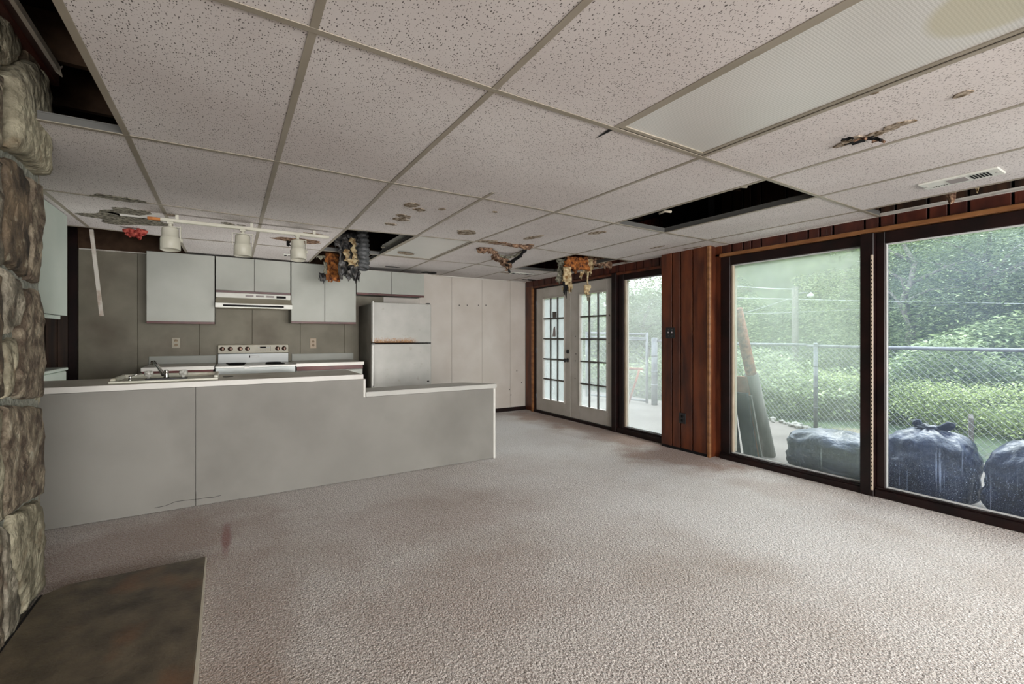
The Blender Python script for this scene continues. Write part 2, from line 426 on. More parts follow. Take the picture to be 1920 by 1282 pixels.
def glass(name, veil, veil_col, low=1.0, bottom_dirt=0.0, clear=(.93, .96, .95)):
    m = bpy.data.materials.new(name); m.use_nodes = True
    N = m.node_tree.nodes; L = m.node_tree.links
    N.remove(N['Principled BSDF'])
    out = N['Material Output']
    geo = N.new('ShaderNodeNewGeometry'); pos = geo.outputs['Position']
    tr = N.new('ShaderNodeBsdfTransparent'); tr.inputs[0].default_value = (*clear, 1)
    gl = N.new('ShaderNodeBsdfGlossy'); gl.inputs['Roughness'].default_value = .02
    fr = N.new('ShaderNodeFresnel'); fr.inputs[0].default_value = 1.3
    g = N.new('ShaderNodeMixShader'); L.new(fr.outputs[0], g.inputs[0]); L.new(tr.outputs[0], g.inputs[1]); L.new(gl.outputs[0], g.inputs[2])
    df = N.new('ShaderNodeBsdfDiffuse'); df.inputs[0].default_value = (*veil_col, 1)
    tl = N.new('ShaderNodeBsdfTranslucent'); tl.inputs[0].default_value = (*veil_col, 1)
    dd = N.new('ShaderNodeMixShader'); dd.inputs[0].default_value = .65; L.new(df.outputs[0], dd.inputs[1]); L.new(tl.outputs[0], dd.inputs[2])
    nz = noise_n(N, L, pos, 1.6, 3)
    fac = maprange(N, L, nz, .3, .7, veil * .7, veil * 1.3)
    sep = N.new('ShaderNodeSeparateXYZ'); L.new(pos, sep.inputs[0])
    if low < 1: fac = math_n(N, L, 'MULTIPLY', fac, maprange(N, L, sep.outputs[2], .35, 1.8, low, 1.9))
    if bottom_dirt:
        sp = noise_n(N, L, pos, 150, 3)
        st = noise_n(N, L, pos, 60, 3, (1, 1, .03))
        zg = maprange(N, L, sep.outputs[2], .55, .25, 0, 1)
        spk = maprange(N, L, sp, .60, .70, 0, bottom_dirt)
        stk = maprange(N, L, st, .63, .72, 0, bottom_dirt * .8)
        film = math_n(N, L, 'MULTIPLY', zg, bottom_dirt * .07)
        k = math_n(N, L, 'ADD', math_n(N, L, 'MULTIPLY', zg, math_n(N, L, 'MAXIMUM', spk, stk)), film)
        fac = math_n(N, L, 'ADD', fac, k)
    fac = math_n(N, L, 'MINIMUM', fac, .95)
    mx = N.new('ShaderNodeMixShader'); L.new(fac, mx.inputs[0]); L.new(g.outputs[0], mx.inputs[1]); L.new(dd.outputs[0], mx.inputs[2])
    L.new(mx.outputs[0], out.inputs[0])
    return m
m_glass_l = glass('dusty_glass', .17, (.72, .80, .72), .22, bottom_dirt=.18)
m_glass_r = glass('splashed_glass', .045, (.62, .72, .95), .3, bottom_dirt=.34)
m_glass_s = glass('bright_dusty_glass', .20, (.85, .87, .85))
m_glass_d = glass('door_pane_glass', .20, (.86, .90, .88))

# carpet
m_carpet = bpy.data.materials.new('carpet_pile'); m_carpet.use_nodes = True
def build_carpet(m):
    N = m.node_tree.nodes; L = m.node_tree.links; p = N['Principled BSDF']
    geo = N.new('ShaderNodeNewGeometry'); pos = geo.outputs['Position']
    n1 = noise_n(N, L, pos, 210, 3)
    n2 = noise_n(N, L, pos, 75, 3)
    cr = N.new('ShaderNodeValToRGB'); e = cr.color_ramp.elements
    e[0].position = .38; e[0].color = (.055, .036, .028, 1); e[1].position = .60; e[1].color = (.85, .80, .76, 1)
    k = e.new(.49); k.color = (.46, .405, .37, 1)
    L.new(math_n(N, L, 'ADD', math_n(N, L, 'MULTIPLY', n1, .7), math_n(N, L, 'MULTIPLY', n2, .3)), cr.inputs[0])
    L.new(cr.outputs[0], p.inputs['Base Color'])
    p.inputs['Roughness'].default_value = .95; p.inputs['Specular IOR Level'].default_value = .15
    p.inputs['Sheen Weight'].default_value = .4; p.inputs['Sheen Roughness'].default_value = .5
    v = N.new('ShaderNodeTexVoronoi'); v.inputs['Scale'].default_value = 120; v.inputs['Randomness'].default_value = 1
    mp = N.new('ShaderNodeMapping'); mp.inputs['Scale'].default_value = (1.0, .75, 1); mp.inputs['Rotation'].default_value = (0, 0, -.7); L.new(pos, mp.inputs[0]); L.new(mp.outputs[0], v.inputs['Vector'])
    hh = math_n(N, L, 'SUBTRACT', math_n(N, L, 'MULTIPLY', n2, 1.2), v.outputs['Distance'])
    b = N.new('ShaderNodeBump'); b.inputs['Strength'].default_value = .6; b.inputs['Distance'].default_value = .007
    L.new(hh, b.inputs['Height']); L.new(b.outputs[0], p.inputs['Normal'])
build_carpet(m_carpet)
def broad_dirt(N, L, pos):
    a = maprange(N, L, noise_n(N, L, pos, 1.0, 6), .45, .72, 0, .6)
    return a
over(m_carpet, broad_dirt, (.27, .20, .145))
over(m_carpet, near_spots([(4.0, 4.3, .45, 1.7, .95), (3.95, 5.6, .45, .7, .95), (3.85, 3.05, .5, .7, .95), (3.3, 4.4, .35, .5, .3),
    (-.45, 3.35, .8, .55, .55), (.05, 2.3, .25, 1.2, .35), (1.2, 2.9, .8, .5, .28), (1.0, 1.9, .6, .5, .25), (2.4, 3.6, .4, .5, .2), (3.7, 1.9, .3, .6, .3)]), (.20, .095, .045))
over(m_carpet, near_spots([(-.02, 3.25, .03, .28, .9)], .12, 8), (.20, .045, .03))
# paler patches over the carpet, towards the glass doors and the slider
over(m_carpet, near_spots([(2.9, 4.6, 1.0, 1.6, .45), (3.0, 1.8, .9, 1.3, .35)], .2, 2), (.66, .64, .63))

# ------------------------------------------------------------------ structure : shell
XR, YB, XL, YF, ZC = 4.2, 6.34, -1.75, -5.0, 2.13
bm = NB(); box(bm, XL - .1, 4.36, YF - .1, YB + .1, -.12, 0)
floor = struct('floor', bm, m_carpet)
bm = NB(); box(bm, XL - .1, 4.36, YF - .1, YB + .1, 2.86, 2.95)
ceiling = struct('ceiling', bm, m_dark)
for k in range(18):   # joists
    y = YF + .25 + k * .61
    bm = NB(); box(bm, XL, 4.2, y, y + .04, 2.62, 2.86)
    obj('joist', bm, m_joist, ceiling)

# back wall with its sheets of panelling
bm = NB(); box(bm, XL - .1, 4.36, YB + .02, YB + .12, 0, 2.86)
wall_back = struct('wall_back', bm, m_dark)
cuts = [-1.33, -.853, -.299, .229, .76, 1.30, 1.82, 2.34, 2.858, 3.38, 3.903, 4.2]
for a, b in zip(cuts[:-1], cuts[1:]):
    bm = NB(); box(bm, a + .0015, b - .0015, YB, YB + .02, 0, 2.125, .002)
    obj('panel', bm, m_kwall if b < 1.9 else m_wallpan, wall_back)
bm = NB(); box(bm, -1.40, -1.33, YB - .03, YB + .02, 0, 2.8, .004)
obj('corner_board', bm, m_frame, wall_back)
for k in range(4):
    bm = NB(); box(bm, -1.75 + k * .088, -1.75 + k * .088 + .083, YB, YB + .02, 0, 2.7, .003)
    obj('plank', bm, m_darkpan, wall_back)
bm = NB(); box(bm, -1.40, 4.2, YB - .012, YB + .02, 2.128, 2.42, .003)
obj('header_board', bm, m_joist, wall_back)
bm = NB(); box(bm, 2.3, 4.2, YB - .018, YB, 0, .062, .003)
tag(obj('baseboard_back', bm, m_frame), kind='structure')
bm = NB(); box(bm, -1.32, 4.2, YB - .022, YB, 2.118, 2.13)
obj('wall_angle', bm, m_angle, ceiling)
for i, px in enumerate((861, 876, 897, 911)):  # nail holes
    q = on(px, 572, 'y', YB)
    bm = NB(); box(bm, q.x - .006, q.x + .006, YB - .002, YB, q.z - .012, q.z + .008)
    obj('nail_hole', bm, m_blackm, wall_back)
for px, py in ((969, 695), (978, 717), (955, 730), (958, 740)):
    q = on(px, py, 'y', YB)
    bm = NB(); box(bm, q.x - .007, q.x + .007, YB - .002, YB, q.z - .010, q.z + .007)
    obj('nail_hole', bm, m_blackm, wall_back)

bm = NB(); box(bm, XL - .1, XL, YF, YB, 0, 2.86)
wall_left = struct('wall_left', bm, m_darkpan)
for k in range(20):
    y0 = 3.05 + k * .165
    if y0 > 6.2: break
    bm = NB(); box(bm, XL, XL + .012, y0 + .002, y0 + .161, 0, 2.1, .003)
    obj('plank', bm, m_darkpan, wall_left)
bm = NB(); box(bm, XL, 4.2, YF - .1, YF, 0, .5); box(bm, XL, 4.2, YF - .1, YF, 2.0, 2.86); box(bm, XL, -1.2, YF - .1, YF, .5, 2.0); box(bm, 3.7, 4.2, YF - .1, YF, .5, 2.0)
wall_front = struct('wall_front', bm, m_wallpan)

# right wall : core above the openings, pier, reveals ----------------------------------
PX = 4.09           # room face of the pier
HEAD = 2.035
bm = NB()
box(bm, 4.23, 4.36, YF, YB + .02, HEAD, 2.86)                     # header core
box(bm, 4.11, 4.36, 2.86, 3.43, 0, 2.86)                            # pier core
box(bm, 4.22, 4.36, 6.12, YB + .02, 0, HEAD)                          # corner
box(bm, 4.225, 4.36, YF, -1.75, 0, HEAD)                             # beyond the slider
wall_right = struct('wall_right', bm, m_blackm)
# header planks, grooves where the photograph has them
hy = []
for px in (1352, 1372, 1393, 1409, 1427, 1474, 1515, 1537, 1562, 1621, 1649, 1679, 1740, 1778, 1816, 1899):
    hy.append(on(px, 470 if px < 1600 else 430, 'x', XR).y)
yy = hy[-1]
wseq = [.20, .10, .14, .09, .18]
k = 0
while yy > YF + .2:
    yy -= wseq[k % 5]; k += 1; hy.append(yy)
for a, b in zip(hy[:-1], hy[1:]):
    bm = NB(); box(bm, XR, XR + .024, b + .008, a - .008, HEAD + .012, 2.135, .001)
    obj('plank', bm, m_wood_h, wall_right)
    bm = NB(); box(bm, XR + .002, XR + .024, b + .008, a - .008, 2.137, 2.82, .001)  # darker brown here paints the plenum shade onto the boards above the ceiling
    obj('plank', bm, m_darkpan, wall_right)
hy2 = [3.44, 3.55, 3.66, 3.79, 3.90, 4.08, 4.2, 4.36, 4.47, 4.66, 4.78, 4.9, 5.08, 5.2, 5.36, 5.5, 5.62, 5.8, 5.95, 6.12, 6.33]
for a, b in zip(hy2[:-1], hy2[1:]):
    bm = NB(); box(bm, XR, XR + .024, a + .007, b - .007, HEAD + .0, 2.6, .001)
    obj('plank', bm, m_wood_h, wall_right)
# corner planks left of the doors
bm = NB(); box(bm, XR, XR + .02, 6.13, 6.335, 0, HEAD, .004); obj('plank', bm, m_wood, wall_right)
# pier planks
g = [3.435] + [on(px, 700, 'x', PX).y for px in (1260, 1276, 1298.6)] + [2.855]
for a, b in zip(g[:-1], g[1:]):
    bm = NB(); box(bm, PX, PX + .022, b + .0065, a - .0065, .03, 2.135, .0015)
    obj('plank', bm, m_wood, wall_right)
bm = NB(); box(bm, PX - .006, PX + .02, 2.822, 2.856, 0, 2.135, .004); obj('corner_bead', bm, m_trimw, wall_right)
bm = NB(); box(bm, PX + .02, 4.2, 2.835, 2.86, 0, 2.4, .002); obj('pier_return', bm, m_wood, wall_right)
bm = NB(); box(bm, PX + .004, PX + .02, 2.86, 3.43, 0, .05); obj('charred_skirting', bm, m_blackm, wall_right)
bm = NB(); box(bm, PX + .02, 4.2, 3.43, 3.44, 0, 2.4); obj('pier_return', bm, m_wood, wall_right)
# slider casing trims
bm = NB(); box(bm, 4.195, 4.30, 2.772, 2.836, 0, 2.05, .003); box(bm, 4.195, 4.22, 2.772, 2.84, 2.03, 2.135); obj('casing_jamb', bm, m_wood, wall_right)
bm = NB(); box(bm, 4.165, XR + .02, YF + .6, 2.775, 2.012, 2.045, .004); tag(obj('trim_1', bm, m_trimw), kind='structure')
bm = NB(); box(bm, 4.175, XR + .02, 3.44, 6.125, 2.0, 2.03, .004); tag(obj('trim_2', bm, m_wood), kind='structure')
bm = NB(); box(bm, 4.17, XR + .02, 6.09, 6.135, 0, 2.03, .004); tag(obj('trim_3', bm, m_trimw), kind='structure')

# window_1 : fixed left pane of the big opening ------------------------------------------
def window(name, y0, y1, z0, z1, xin, xout, wl, wr, wb, wt, gm, frame_m, bead=True, stop=None):
    bm = NB(); frame_x(bm, xin, xout, y0, y1, z0, z1, wl, wr, wb, wt, .004)
    fr = struct(name, bm, frame_m)
    gx = (xin + xout) / 2
    bm = NB(); box(bm, gx - .003, gx + .003, y0 + wl - .01, y1 - wr + .01, z0 + wb - .01, z1 - wt + .01)
    obj('pane', bm, gm, fr)
    if bead:
        bm = NB(); frame_x(bm, gx - .018, gx - .004, y0 + wl - .004, y1 - wr + .004, z0 + wb - .004, z1 - wt + .004, .014, .014, .014, .014, .002)
        obj('glazing_bead', bm, m_alu, fr)
    return fr
w1 = window('window_1', 1.50, 2.775, .0, 2.01, 4.19, 4.29, .065, .10, .07, .085, m_glass_l, m_frame)
bm = NB(); box(bm, 4.165, 4.19, 1.5, 2.775, 0, .05, .005); box(bm, 4.178, 4.192, 1.5, 2.775, .05, .062, .002); obj('sill_rail', bm, m_frame, w1)
bm = NB(); box(bm, 4.215, 4.275, 2.655, 2.672, .08, 1.92); obj('side_stop', bm, m_beige, w1)
# mullion
bm = NB(); box(bm, 4.155, 4.29, 1.485, 1.575, 0, 2.01, .006); tag(obj('trim_4', bm, m_frame), kind='structure')
bm = NB(); box(bm, 4.148, 4.158, 1.487, 1.503, .05, 1.84, .002)
ts = tag(obj('trim_5', bm, m_beige), kind='structure')
bm = NB()
for k in range(60):
    z = .08 + k * .029
    box(bm, 4.1465, 4.1485, 1.492, 1.498, z, z + .012)
sl = obj('slots', bm, m_blackm, ts); sl['kind'] = 'stuff'
# window_2 : sliding leaf
w2 = window('window_2', .02, 1.485, .0, 2.01, 4.20, 4.27, .05, .055, .075, .09, m_glass_r, m_frame)
bm = NB(); box(bm, 4.165, 4.20, -1.75, 1.485, 0, .06, .006); box(bm, 4.185, 4.2, -1.75, 1.485, .06, .075, .002); obj('sill_rail', bm, m_frame, w2)
w3 = window('window_3', -1.75, .01, .0, 2.01, 4.20, 4.27, .05, .055, .075, .09, m_glass_r, m_frame)

# window_4 : sidelight between the pier and the french doors
w4 = window('window_4', 3.44, 4.20, .0, 2.005, 4.20, 4.30, .05, .085, .085, .075, m_glass_s, m_frame)
bm = NB(); box(bm, 4.17, 4.20, 3.44, 4.2, 0, .06, .006); obj('sill_rail', bm, m_frame, w4)
bm = NB(); box(bm, 4.222, 4.28, 4.095, 4.116, .085, 1.93); obj('side_stop', bm, m_beige, w4)
bm = NB(); box(bm, 4.165, 4.30, 4.21, 4.295, 0, 2.03, .006); tag(obj('trim_6', bm, m_frame), kind='structure')
bm = NB(); box(bm, 4.20, 4.34, 6.05, 6.12, 0, 2.03, .003); box(bm, 4.2, 4.34, 4.29, 6.12, 1.985, 2.03, .003); box(bm, 4.19, 4.34, 4.29, 6.12, 0, .04, .004)
tag(obj('trim_7', bm, m_frame), kind='structure')

# french doors : five rows of three panes each
def french(name, y0, y1, ly0, ly1, hinge):
    z0, z1, lz0, lz1 = .045, 1.982, .232, 1.822
    bm = NB(); frame_x(bm, 4.205, 4.25, y0, y1, z0, z1, ly0 - y0, y1 - ly1, lz0 - z0, z1 - lz1, .004)
    d = struct(name, bm, m_door)
    bm = NB(); frame_x(bm, 4.196, 4.258, ly0 - .012, ly1 + .012, lz0 - .012, lz1 + .012, .022, .022, .022, .022, .004)
    obj('lite_frame', bm, m_door, d)
    cy = [ly0 + .01 + (ly1 - ly0 - .02) * i / 3 for i in range(4)]
    cz = [lz0 + .01 + (lz1 - lz0 - .02) * i / 5 for i in range(6)]
    for i in (1, 2):
        bm = NB(); box(bm, 4.212, 4.243, cy[i] - .010, cy[i] + .010, lz0, lz1, .003); obj('muntin', bm, m_muntin, d)
    for j in range(1, 5):
        bm = NB(); box(bm, 4.211, 4.244, ly0, ly1, cz[j] - .010, cz[j] + .010, .003); obj('muntin', bm, m_muntin, d)
    for i in range(3):
        for j in range(5):
            bm = NB(); box(bm, 4.226, 4.230, cy[i] + .009, cy[i + 1] - .009, cz[j] + .009, cz[j + 1] - .009)
            obj('pane', bm, m_glass_d, d)
    yh = y1 - .002 if hinge else y0 + .002
    for z in (.25, 1.0, 1.75):
        bm = NB(); tube(bm, [(4.198, yh, z - .045), (4.198, yh, z + .045)], .007, 8); box(bm, 4.2, 4.206, yh - .014, yh + .014, z - .045, z + .045)
        obj('hinge', bm, m_galv, d)
    return d, cy, cz
d1, cy, cz = french('door_1', 5.165, 6.03, 5.305, 5.855, True)
bm = NB(); lathe(bm, (4.205, 5.228, .872), [(.030, 0), (.030, -.006), (.012, -.010), (.011, -.032), (.026, -.040), (.030, -.052), (.024, -.064), (.004, -.067)], (1, 0, 0)); obj('knob', bm, m_black, d1)
bm = NB(); lathe(bm, (4.205, 5.222, 1.0), [(.031, 0), (.030, -.010), (.012, -.014), (.010, -.018)], (1, 0, 0)); box(bm, 4.178, 4.19, 5.218, 5.226, .982, 1.018, .002); obj('deadbolt', bm, m_black, d1)
bm = NB(); box(bm, 4.221, 4.2255, cy[1] + .03, cy[1] + .125, cz[4] + .012, cz[4] + .10); obj('pane_sticker', bm, m_muntin, d1)
bm = NB(); extr(bm, [(4.221, cy[1] + .05, cz[3] + .03), (4.221, cy[1] + .13, cz[3] + .03), (4.221, cy[1] + .10, cz[3] + .17), (4.221, cy[1] + .06, cz[3] + .19)], (.004, 0, 0)); obj('pane_sticker', bm, m_ventg, d1)
d2, _, _ = french('door_2', 4.298, 5.158, 4.412, 4.965, False)
for (y, z) in ((5.06, .62), (5.055, .87), (5.05, 1.22), (5.04, .97), (4.37, 1.5), (4.36, 1.49), (4.375, 1.13)):
    bm = NB(); box(bm, 4.203, 4.206, y - .006, y + .006, z - .008, z + .008); obj('screw_hole', bm, m_blackm, d2)

# outer wall skin / eave so the house is closed
bm = NB(); box(bm, 4.36, 4.40, YF, YB + .1, 2.03, 2.9); box(bm, 4.36, 4.38, 2.86, 3.44, -.1, 2.05); box(bm, 4.36, 4.38, YF, -1.75, -.1, 2.05); box(bm, 4.36, 4.38, 6.12, YB + .1, -.1, 2.05)
box(bm, 4.36, 4.45, YF, YB + .1, 2.86, 2.92)
struct('wall_outer', bm, m_extwall)

# ------------------------------------------------------------------ ceiling grid
GP = {(1,0):(587.5,56.3),(2,0):(925,168.8),(3,0):(1151,241),(4,0):(1315,295),(5,0):(1439,335.7),(6,0):(1536,368.3),(7,0):(1616,395),
(0,1):(238.5,254.5),(1,1):(519,303),(2,1):(733.8,343),(3,1):(905,372),(4,1):(1040.3,398),(5,1):(1152.5,418.8),(6,1):(1246,436),(7,1):(1327.5,450),
(-1,2):(76.4,355),(0,2):(300.3,383.5),(1,2):(490.7,408.6),(2,2):(649,429.3),(3,2):(782.3,441.5),(4,2):(890.6,453),(5,2):(1000,465),(6,2):(1079,476.5),(7,2):(1157,485.5),
(-1,3):(166,426),(0,3):(334,446),(1,3):(478.6,457.7),(2,3):(602,469.3),(3,3):(712,478),(4,3):(808,487.7),(5,3):(893.8,495),(6,3):(962,504)}
OX, OY, TW, TL_ = -.3986, 1.4617, .6096, 1.2192
def gv(i, j):
    if (i, j) in GP:
        p = on(*GP[(i, j)], 'z', ZC); return (p.x, min(p.y, YB - .01))
    x, y = OX + i * TW, OY + j * TL_
    if i >= 8: x = XR - .002
    if i <= -3: x = XL + .002
    if j >= 4: y = YB - .01
    if j <= -6: y = YF + .01
    return (x, y)
def lerp2(a, b, t): return (a[0] + (b[0] - a[0]) * t, a[1] + (b[1] - a[1]) * t)
MISSING = {(-1, 0), (-2, 0), (-3, 0), (-1, -1), (-2, -1), (-3, -1), (5, 0), (2, 2), (2, 3), (6, 2), (7, -1), (7, -2), (-1, 3), (-2, 3), (-3, 3), (7, 2)}
SAG = {(3, 0): .005, (2, 0): .005, (3, 1): .004, (6, 1): .006, (7, 1): .008, (5, 2): .004, (4, 2): .008, (6, 0): .004, (7, 0): .006}
CUTY = 2.99
tiles = {}
for i in range(-3, 8):
    for j in range(-6, 4):
        if (i, j) in MISSING or (i, j) in ((3, -1), (3, 2)): continue
        a, b, c, d = gv(i, j), gv(i + 1, j), gv(i + 1, j + 1), gv(i, j + 1)
        bm = NB()
        if i in (-1, -2, -3) and j == 1:
            if i == -1: prism(bm, [(-.69, a[1]), b, c, d, (d[0], CUTY), (-.75, CUTY)], ZC + .002, ZC + .017)
            else: prism(bm, [(a[0], CUTY), (b[0], CUTY), c, d], ZC + .002, ZC + .017)
        elif i in (-1, -2, -3) and j < 1: continue
        else:
            n = 6; sag = SAG.get((i, j), .0008 + .0012 * R.random())
            g0 = [[None] * (n + 1) for _ in range(n + 1)]; g1 = [[None] * (n + 1) for _ in range(n + 1)]
            for u in range(n + 1):
                for v in range(n + 1):
                    q = lerp2(lerp2(a, b, u / n), lerp2(d, c, u / n), v / n)
                    z = ZC + .002 - sag * (math.sin(PI * u / n) * math.sin(PI * v / n)) ** 2
                    g0[u][v] = bm.verts.new((q[0], q[1], z)); g1[u][v] = bm.verts.new((q[0], q[1], z + .015))
            for u in range(n):
                for v in range(n):
                    f = bm.faces.new([g0[u][v], g0[u][v + 1], g0[u + 1][v + 1], g0[u + 1][v]])
                    bm.faces.new([g1[u][v], g1[u + 1][v], g1[u + 1][v + 1], g1[u][v + 1]])
            for u in range(n):
                bm.faces.new([g0[u][0], g0[u + 1][0], g1[u + 1][0], g1[u][0]]); bm.faces.new([g0[u][n], g1[u][n], g1[u + 1][n], g0[u + 1][n]])
                bm.faces.new([g0[0][u], g1[0][u], g1[0][u + 1], g0[0][u + 1]]); bm.faces.new([g0[n][u], g0[n][u + 1], g1[n][u + 1], g1[n][u]])
        tiles[(i, j)] = obj('ceiling_tile', bm, m_tile, ceiling)

def teebar(p, q, z=ZC, half=.012):
    p = Vector((*p, z)); q = Vector((*q, z)); d = (q - p)
    if d.length < .02: return
    s = Vector((-d.y, d.x, 0)).normalized()
    bm = NB()
    for hw, za, zb in ((half, -.0015, .0015), (.0012, .0015, .034), (.004, .034, .040)):
        extr(bm, [p - s * hw + Vector((0, 0, za)), q - s * hw + Vector((0, 0, za)), q + s * hw + Vector((0, 0, za)), p + s * hw + Vector((0, 0, za))], (0, 0, zb - za), 0 if hw == half else 1)
    return obj('tee_bar', bm, [m_tee, m_teew], ceiling)
for i in range(-2, 8):
    for j in range(-6, 4):
        if i < 0 and j < 1: continue
        if (i, j) == (3, 0): continue              # that runner is gone, the boards butt
        p, q = gv(i, j), gv(i, j + 1)
        if i < 0 and j == 1: p = (q[0], CUTY) if i < -1 else lerp2(p, q, max(0, (CUTY - p[1]) / (q[1] - p[1])))
        if i in (-1,) and j == 3: continue
        teebar(p, q, ZC if (i, j) != (7, 2) else ZC - .004)
for j in range(-5, 4):
    for i in range(-3, 8):
        p, q = gv(i, j), gv(i + 1, j)
        if j <= 0 and i < 0: continue
        if j == 1 and i < -1: continue
        if j == 1 and i == -1: p = (-.69, p[1])
        teebar(p, q, ZC - .0006)
# short stub of the runner that is gone
p, q = gv(3, 1), gv(3, 0); teebar(p, lerp2(p, q, .12))
bm = NB(); box(bm, XR - .022, XR, YF, YB, ZC - .0015, ZC + .0015); box(bm, XR - .002, XR, YF, YB, ZC, ZC + .025); obj('wall_angle', bm, m_angle, ceiling)
# black slit at the missing runner
a0 = gv(3, 0); q = lerp2(a0, gv(3, 1), .10)
bm = NB(); prism(bm, [(a0[0] - .016, a0[1] + .012), (a0[0] + .004, a0[1] + .012), q], ZC - .0022, ZC - .0014); obj('open_joint', bm, m_blackm, ceiling)

def blob_outline(cx, cy, rx, ry, n=26, rot=0, jag=.25, seed=0):
    out = []
    for k in range(n):
        t = 2 * PI * k / n
        r = 1 + jag * noise.noise(Vector((math.cos(t) * 1.7 + seed * 3.1, math.sin(t) * 1.7, seed))) * 1.6 + jag * .4 * (R.random() - .5)
        x, y = rx * r * math.cos(t), ry * r * math.sin(t)
        out.append((cx + x * math.cos(rot) - y * math.sin(rot), cy + x * math.sin(rot) + y * math.cos(rot)))
    return out
def stain_px(px, py, rx, ry, mat=None, tile=None, seed=1, jag=.25, name='stain', rot=0, drop=.0035, n=26):
    c = on(px, py, 'z', ZC)
    par = tiles.get(tile) or ceiling
    bm = NB(); prism(bm, blob_outline(c.x, c.y, rx, ry, n, rot, jag, seed), ZC - drop, ZC + .001)
    return obj(name, bm, mat or m_stain, par)
# (pixel read off on the ceiling plane, half sizes in metres)
ST = [(771, 384, .05, .05, (2, 1)), (787, 393, .045, .035, (2, 1)), (757, 405, .065, .04, (2, 1)), (752, 411, .06, .05, (2, 1)), (733, 420, .05, .03, (2, 1)), (829, 392, .02, .03, (2, 1)),
      (874, 435, .085, .085, (3, 1)), (1000, 445, .04, .11, (4, 1)), (1120, 436, .045, .085, (5, 1)), (1232, 463, .025, .09, (6, 1)), (1296, 464, .02, .10, (6, 1)),
      (428, 419, .05, .03, (0, 2)), (452, 422, .03, .012, (0, 2)), (1690, 232, .022, .055, (5, -1)), (928, 397, .02, .015, (3, 1)), (1458, 472, .01, .04, (7, 0)),
      (1455, 495, .012, .05, (7, 1)), (718, 463, .02, .02, (3, 2)), (320, 403, .03, .03, (-1, 2)), (1640, 174, .006, .012, (4, -1)), (760, 475, .10, .05, (3, 3)), (1805, 176, .02, .03, (4, -1)), (592, 439, .09, .03, (1, 2))]
for k, (px, py, rx, ry, t) in enumerate(ST): stain_px(px, py, rx, ry, m_stain if k not in (11, 12, 17) else m_stain_d, t, seed=k + 1, rot=.2 * (k % 3))
# damp mouldy board over the kitchen entrance with its sagging flap
stain_px(243, 398, .13, .15, m_stain_d, (-1, 2), 31, .35, rot=.3)
stain_px(222, 372, .14, .05, m_stain_d, (-1, 1), 32, .3, rot=.1)
stain_px(240, 412, .24, .20, m_stain_d, (-1, 2), 33, .4, rot=-.1)
for (x0_, y0_, x1_, y1_) in ((225, 404, 262, 408), (262, 408, 300, 404)):
    a_ = on(x0_, y0_, 'z', ZC - .012); b_ = on(x1_, y1_, 'z', ZC - .012)
    bm = NB(); extr(bm, [a_, b_, b_ + Vector((0, -.035, .010)), a_ + Vector((0, -.035, .010))], (0, 0, .004)); obj('peeled_flap', bm, m_sag, tiles[(-1, 2)])
stain_px(560, 451, .20, .10, m_torn, (1, 2), 34, .3, rot=.1)
stain_px(735, 500, .09, .03, m_blackm, (3, 3), 35, .2)
stain_px(806, 511, .11, .08, m_blackm, (4, 3), 36, .5)
stain_px(955, 512, .16, .025, m_stain, (5, 3), 37, .2)
stain_px(1000, 525, .20, .05, m_blackm, (6, 3), 38, .5)
# long water damage along the grid line by the torn board
for k, (px, py, rx, ry) in enumerate(((912, 452, .09, .05), (937, 456, .10, .05), (965, 460, .10, .05), (985, 461, .09, .07))):
    stain_px(px, py, rx, ry, m_torn if k else m_stain, (4, 1), 40 + k, .4, rot=-.5)
stain_px(918, 472, .09, .12, m_sag, (4, 2), 50, .25, name='bare_core')

# ------------------------------------------------------------------ light fixtures
def fixture(name, i, j, label, dz=.004, rim=.02):
    a, b, c, d = gv(i, j), gv(i + 1, j), gv(i + 1, j + 1), gv(i, j + 1)
    t = thing(name, label, 'light', ((a[0] + c[0]) / 2, (a[1] + c[1]) / 2, ZC))
    def inset(k):
        cx = sum(p[0] for p in (a, b, c, d)) / 4; cy_ = sum(p[1] for p in (a, b, c, d)) / 4
        return [(p[0] + (k if p[0] < cx else -k), p[1] + (k if p[1] < cy_ else -k)) for p in (a, b, c, d)]
    bm = NB(); o_, i_ = inset(.014), inset(.014 + rim)
    for q in range(4):
        prism(bm, [o_[q], o_[(q + 1) % 4], i_[(q + 1) % 4], i_[q]], ZC + .003, ZC + .010)
    obj('frame', bm, m_tee, t)
    bm = NB(); prism(bm, inset(.014 + rim - .003), ZC + .008, ZC + .011); obj('diffuser', bm, m_diff, t)
    bm = NB(); prism(bm, inset(.02), ZC + .018, ZC + .11); obj('housing', bm, m_vent, t)
fixture('ceiling_light', 3, -1, 'long recessed ceiling light with an unlit prismatic diffuser over the carpet')
fixture('ceiling_light', 3, 2, 'recessed ceiling light with a yellowed diffuser beside the hole with the hanging duct')

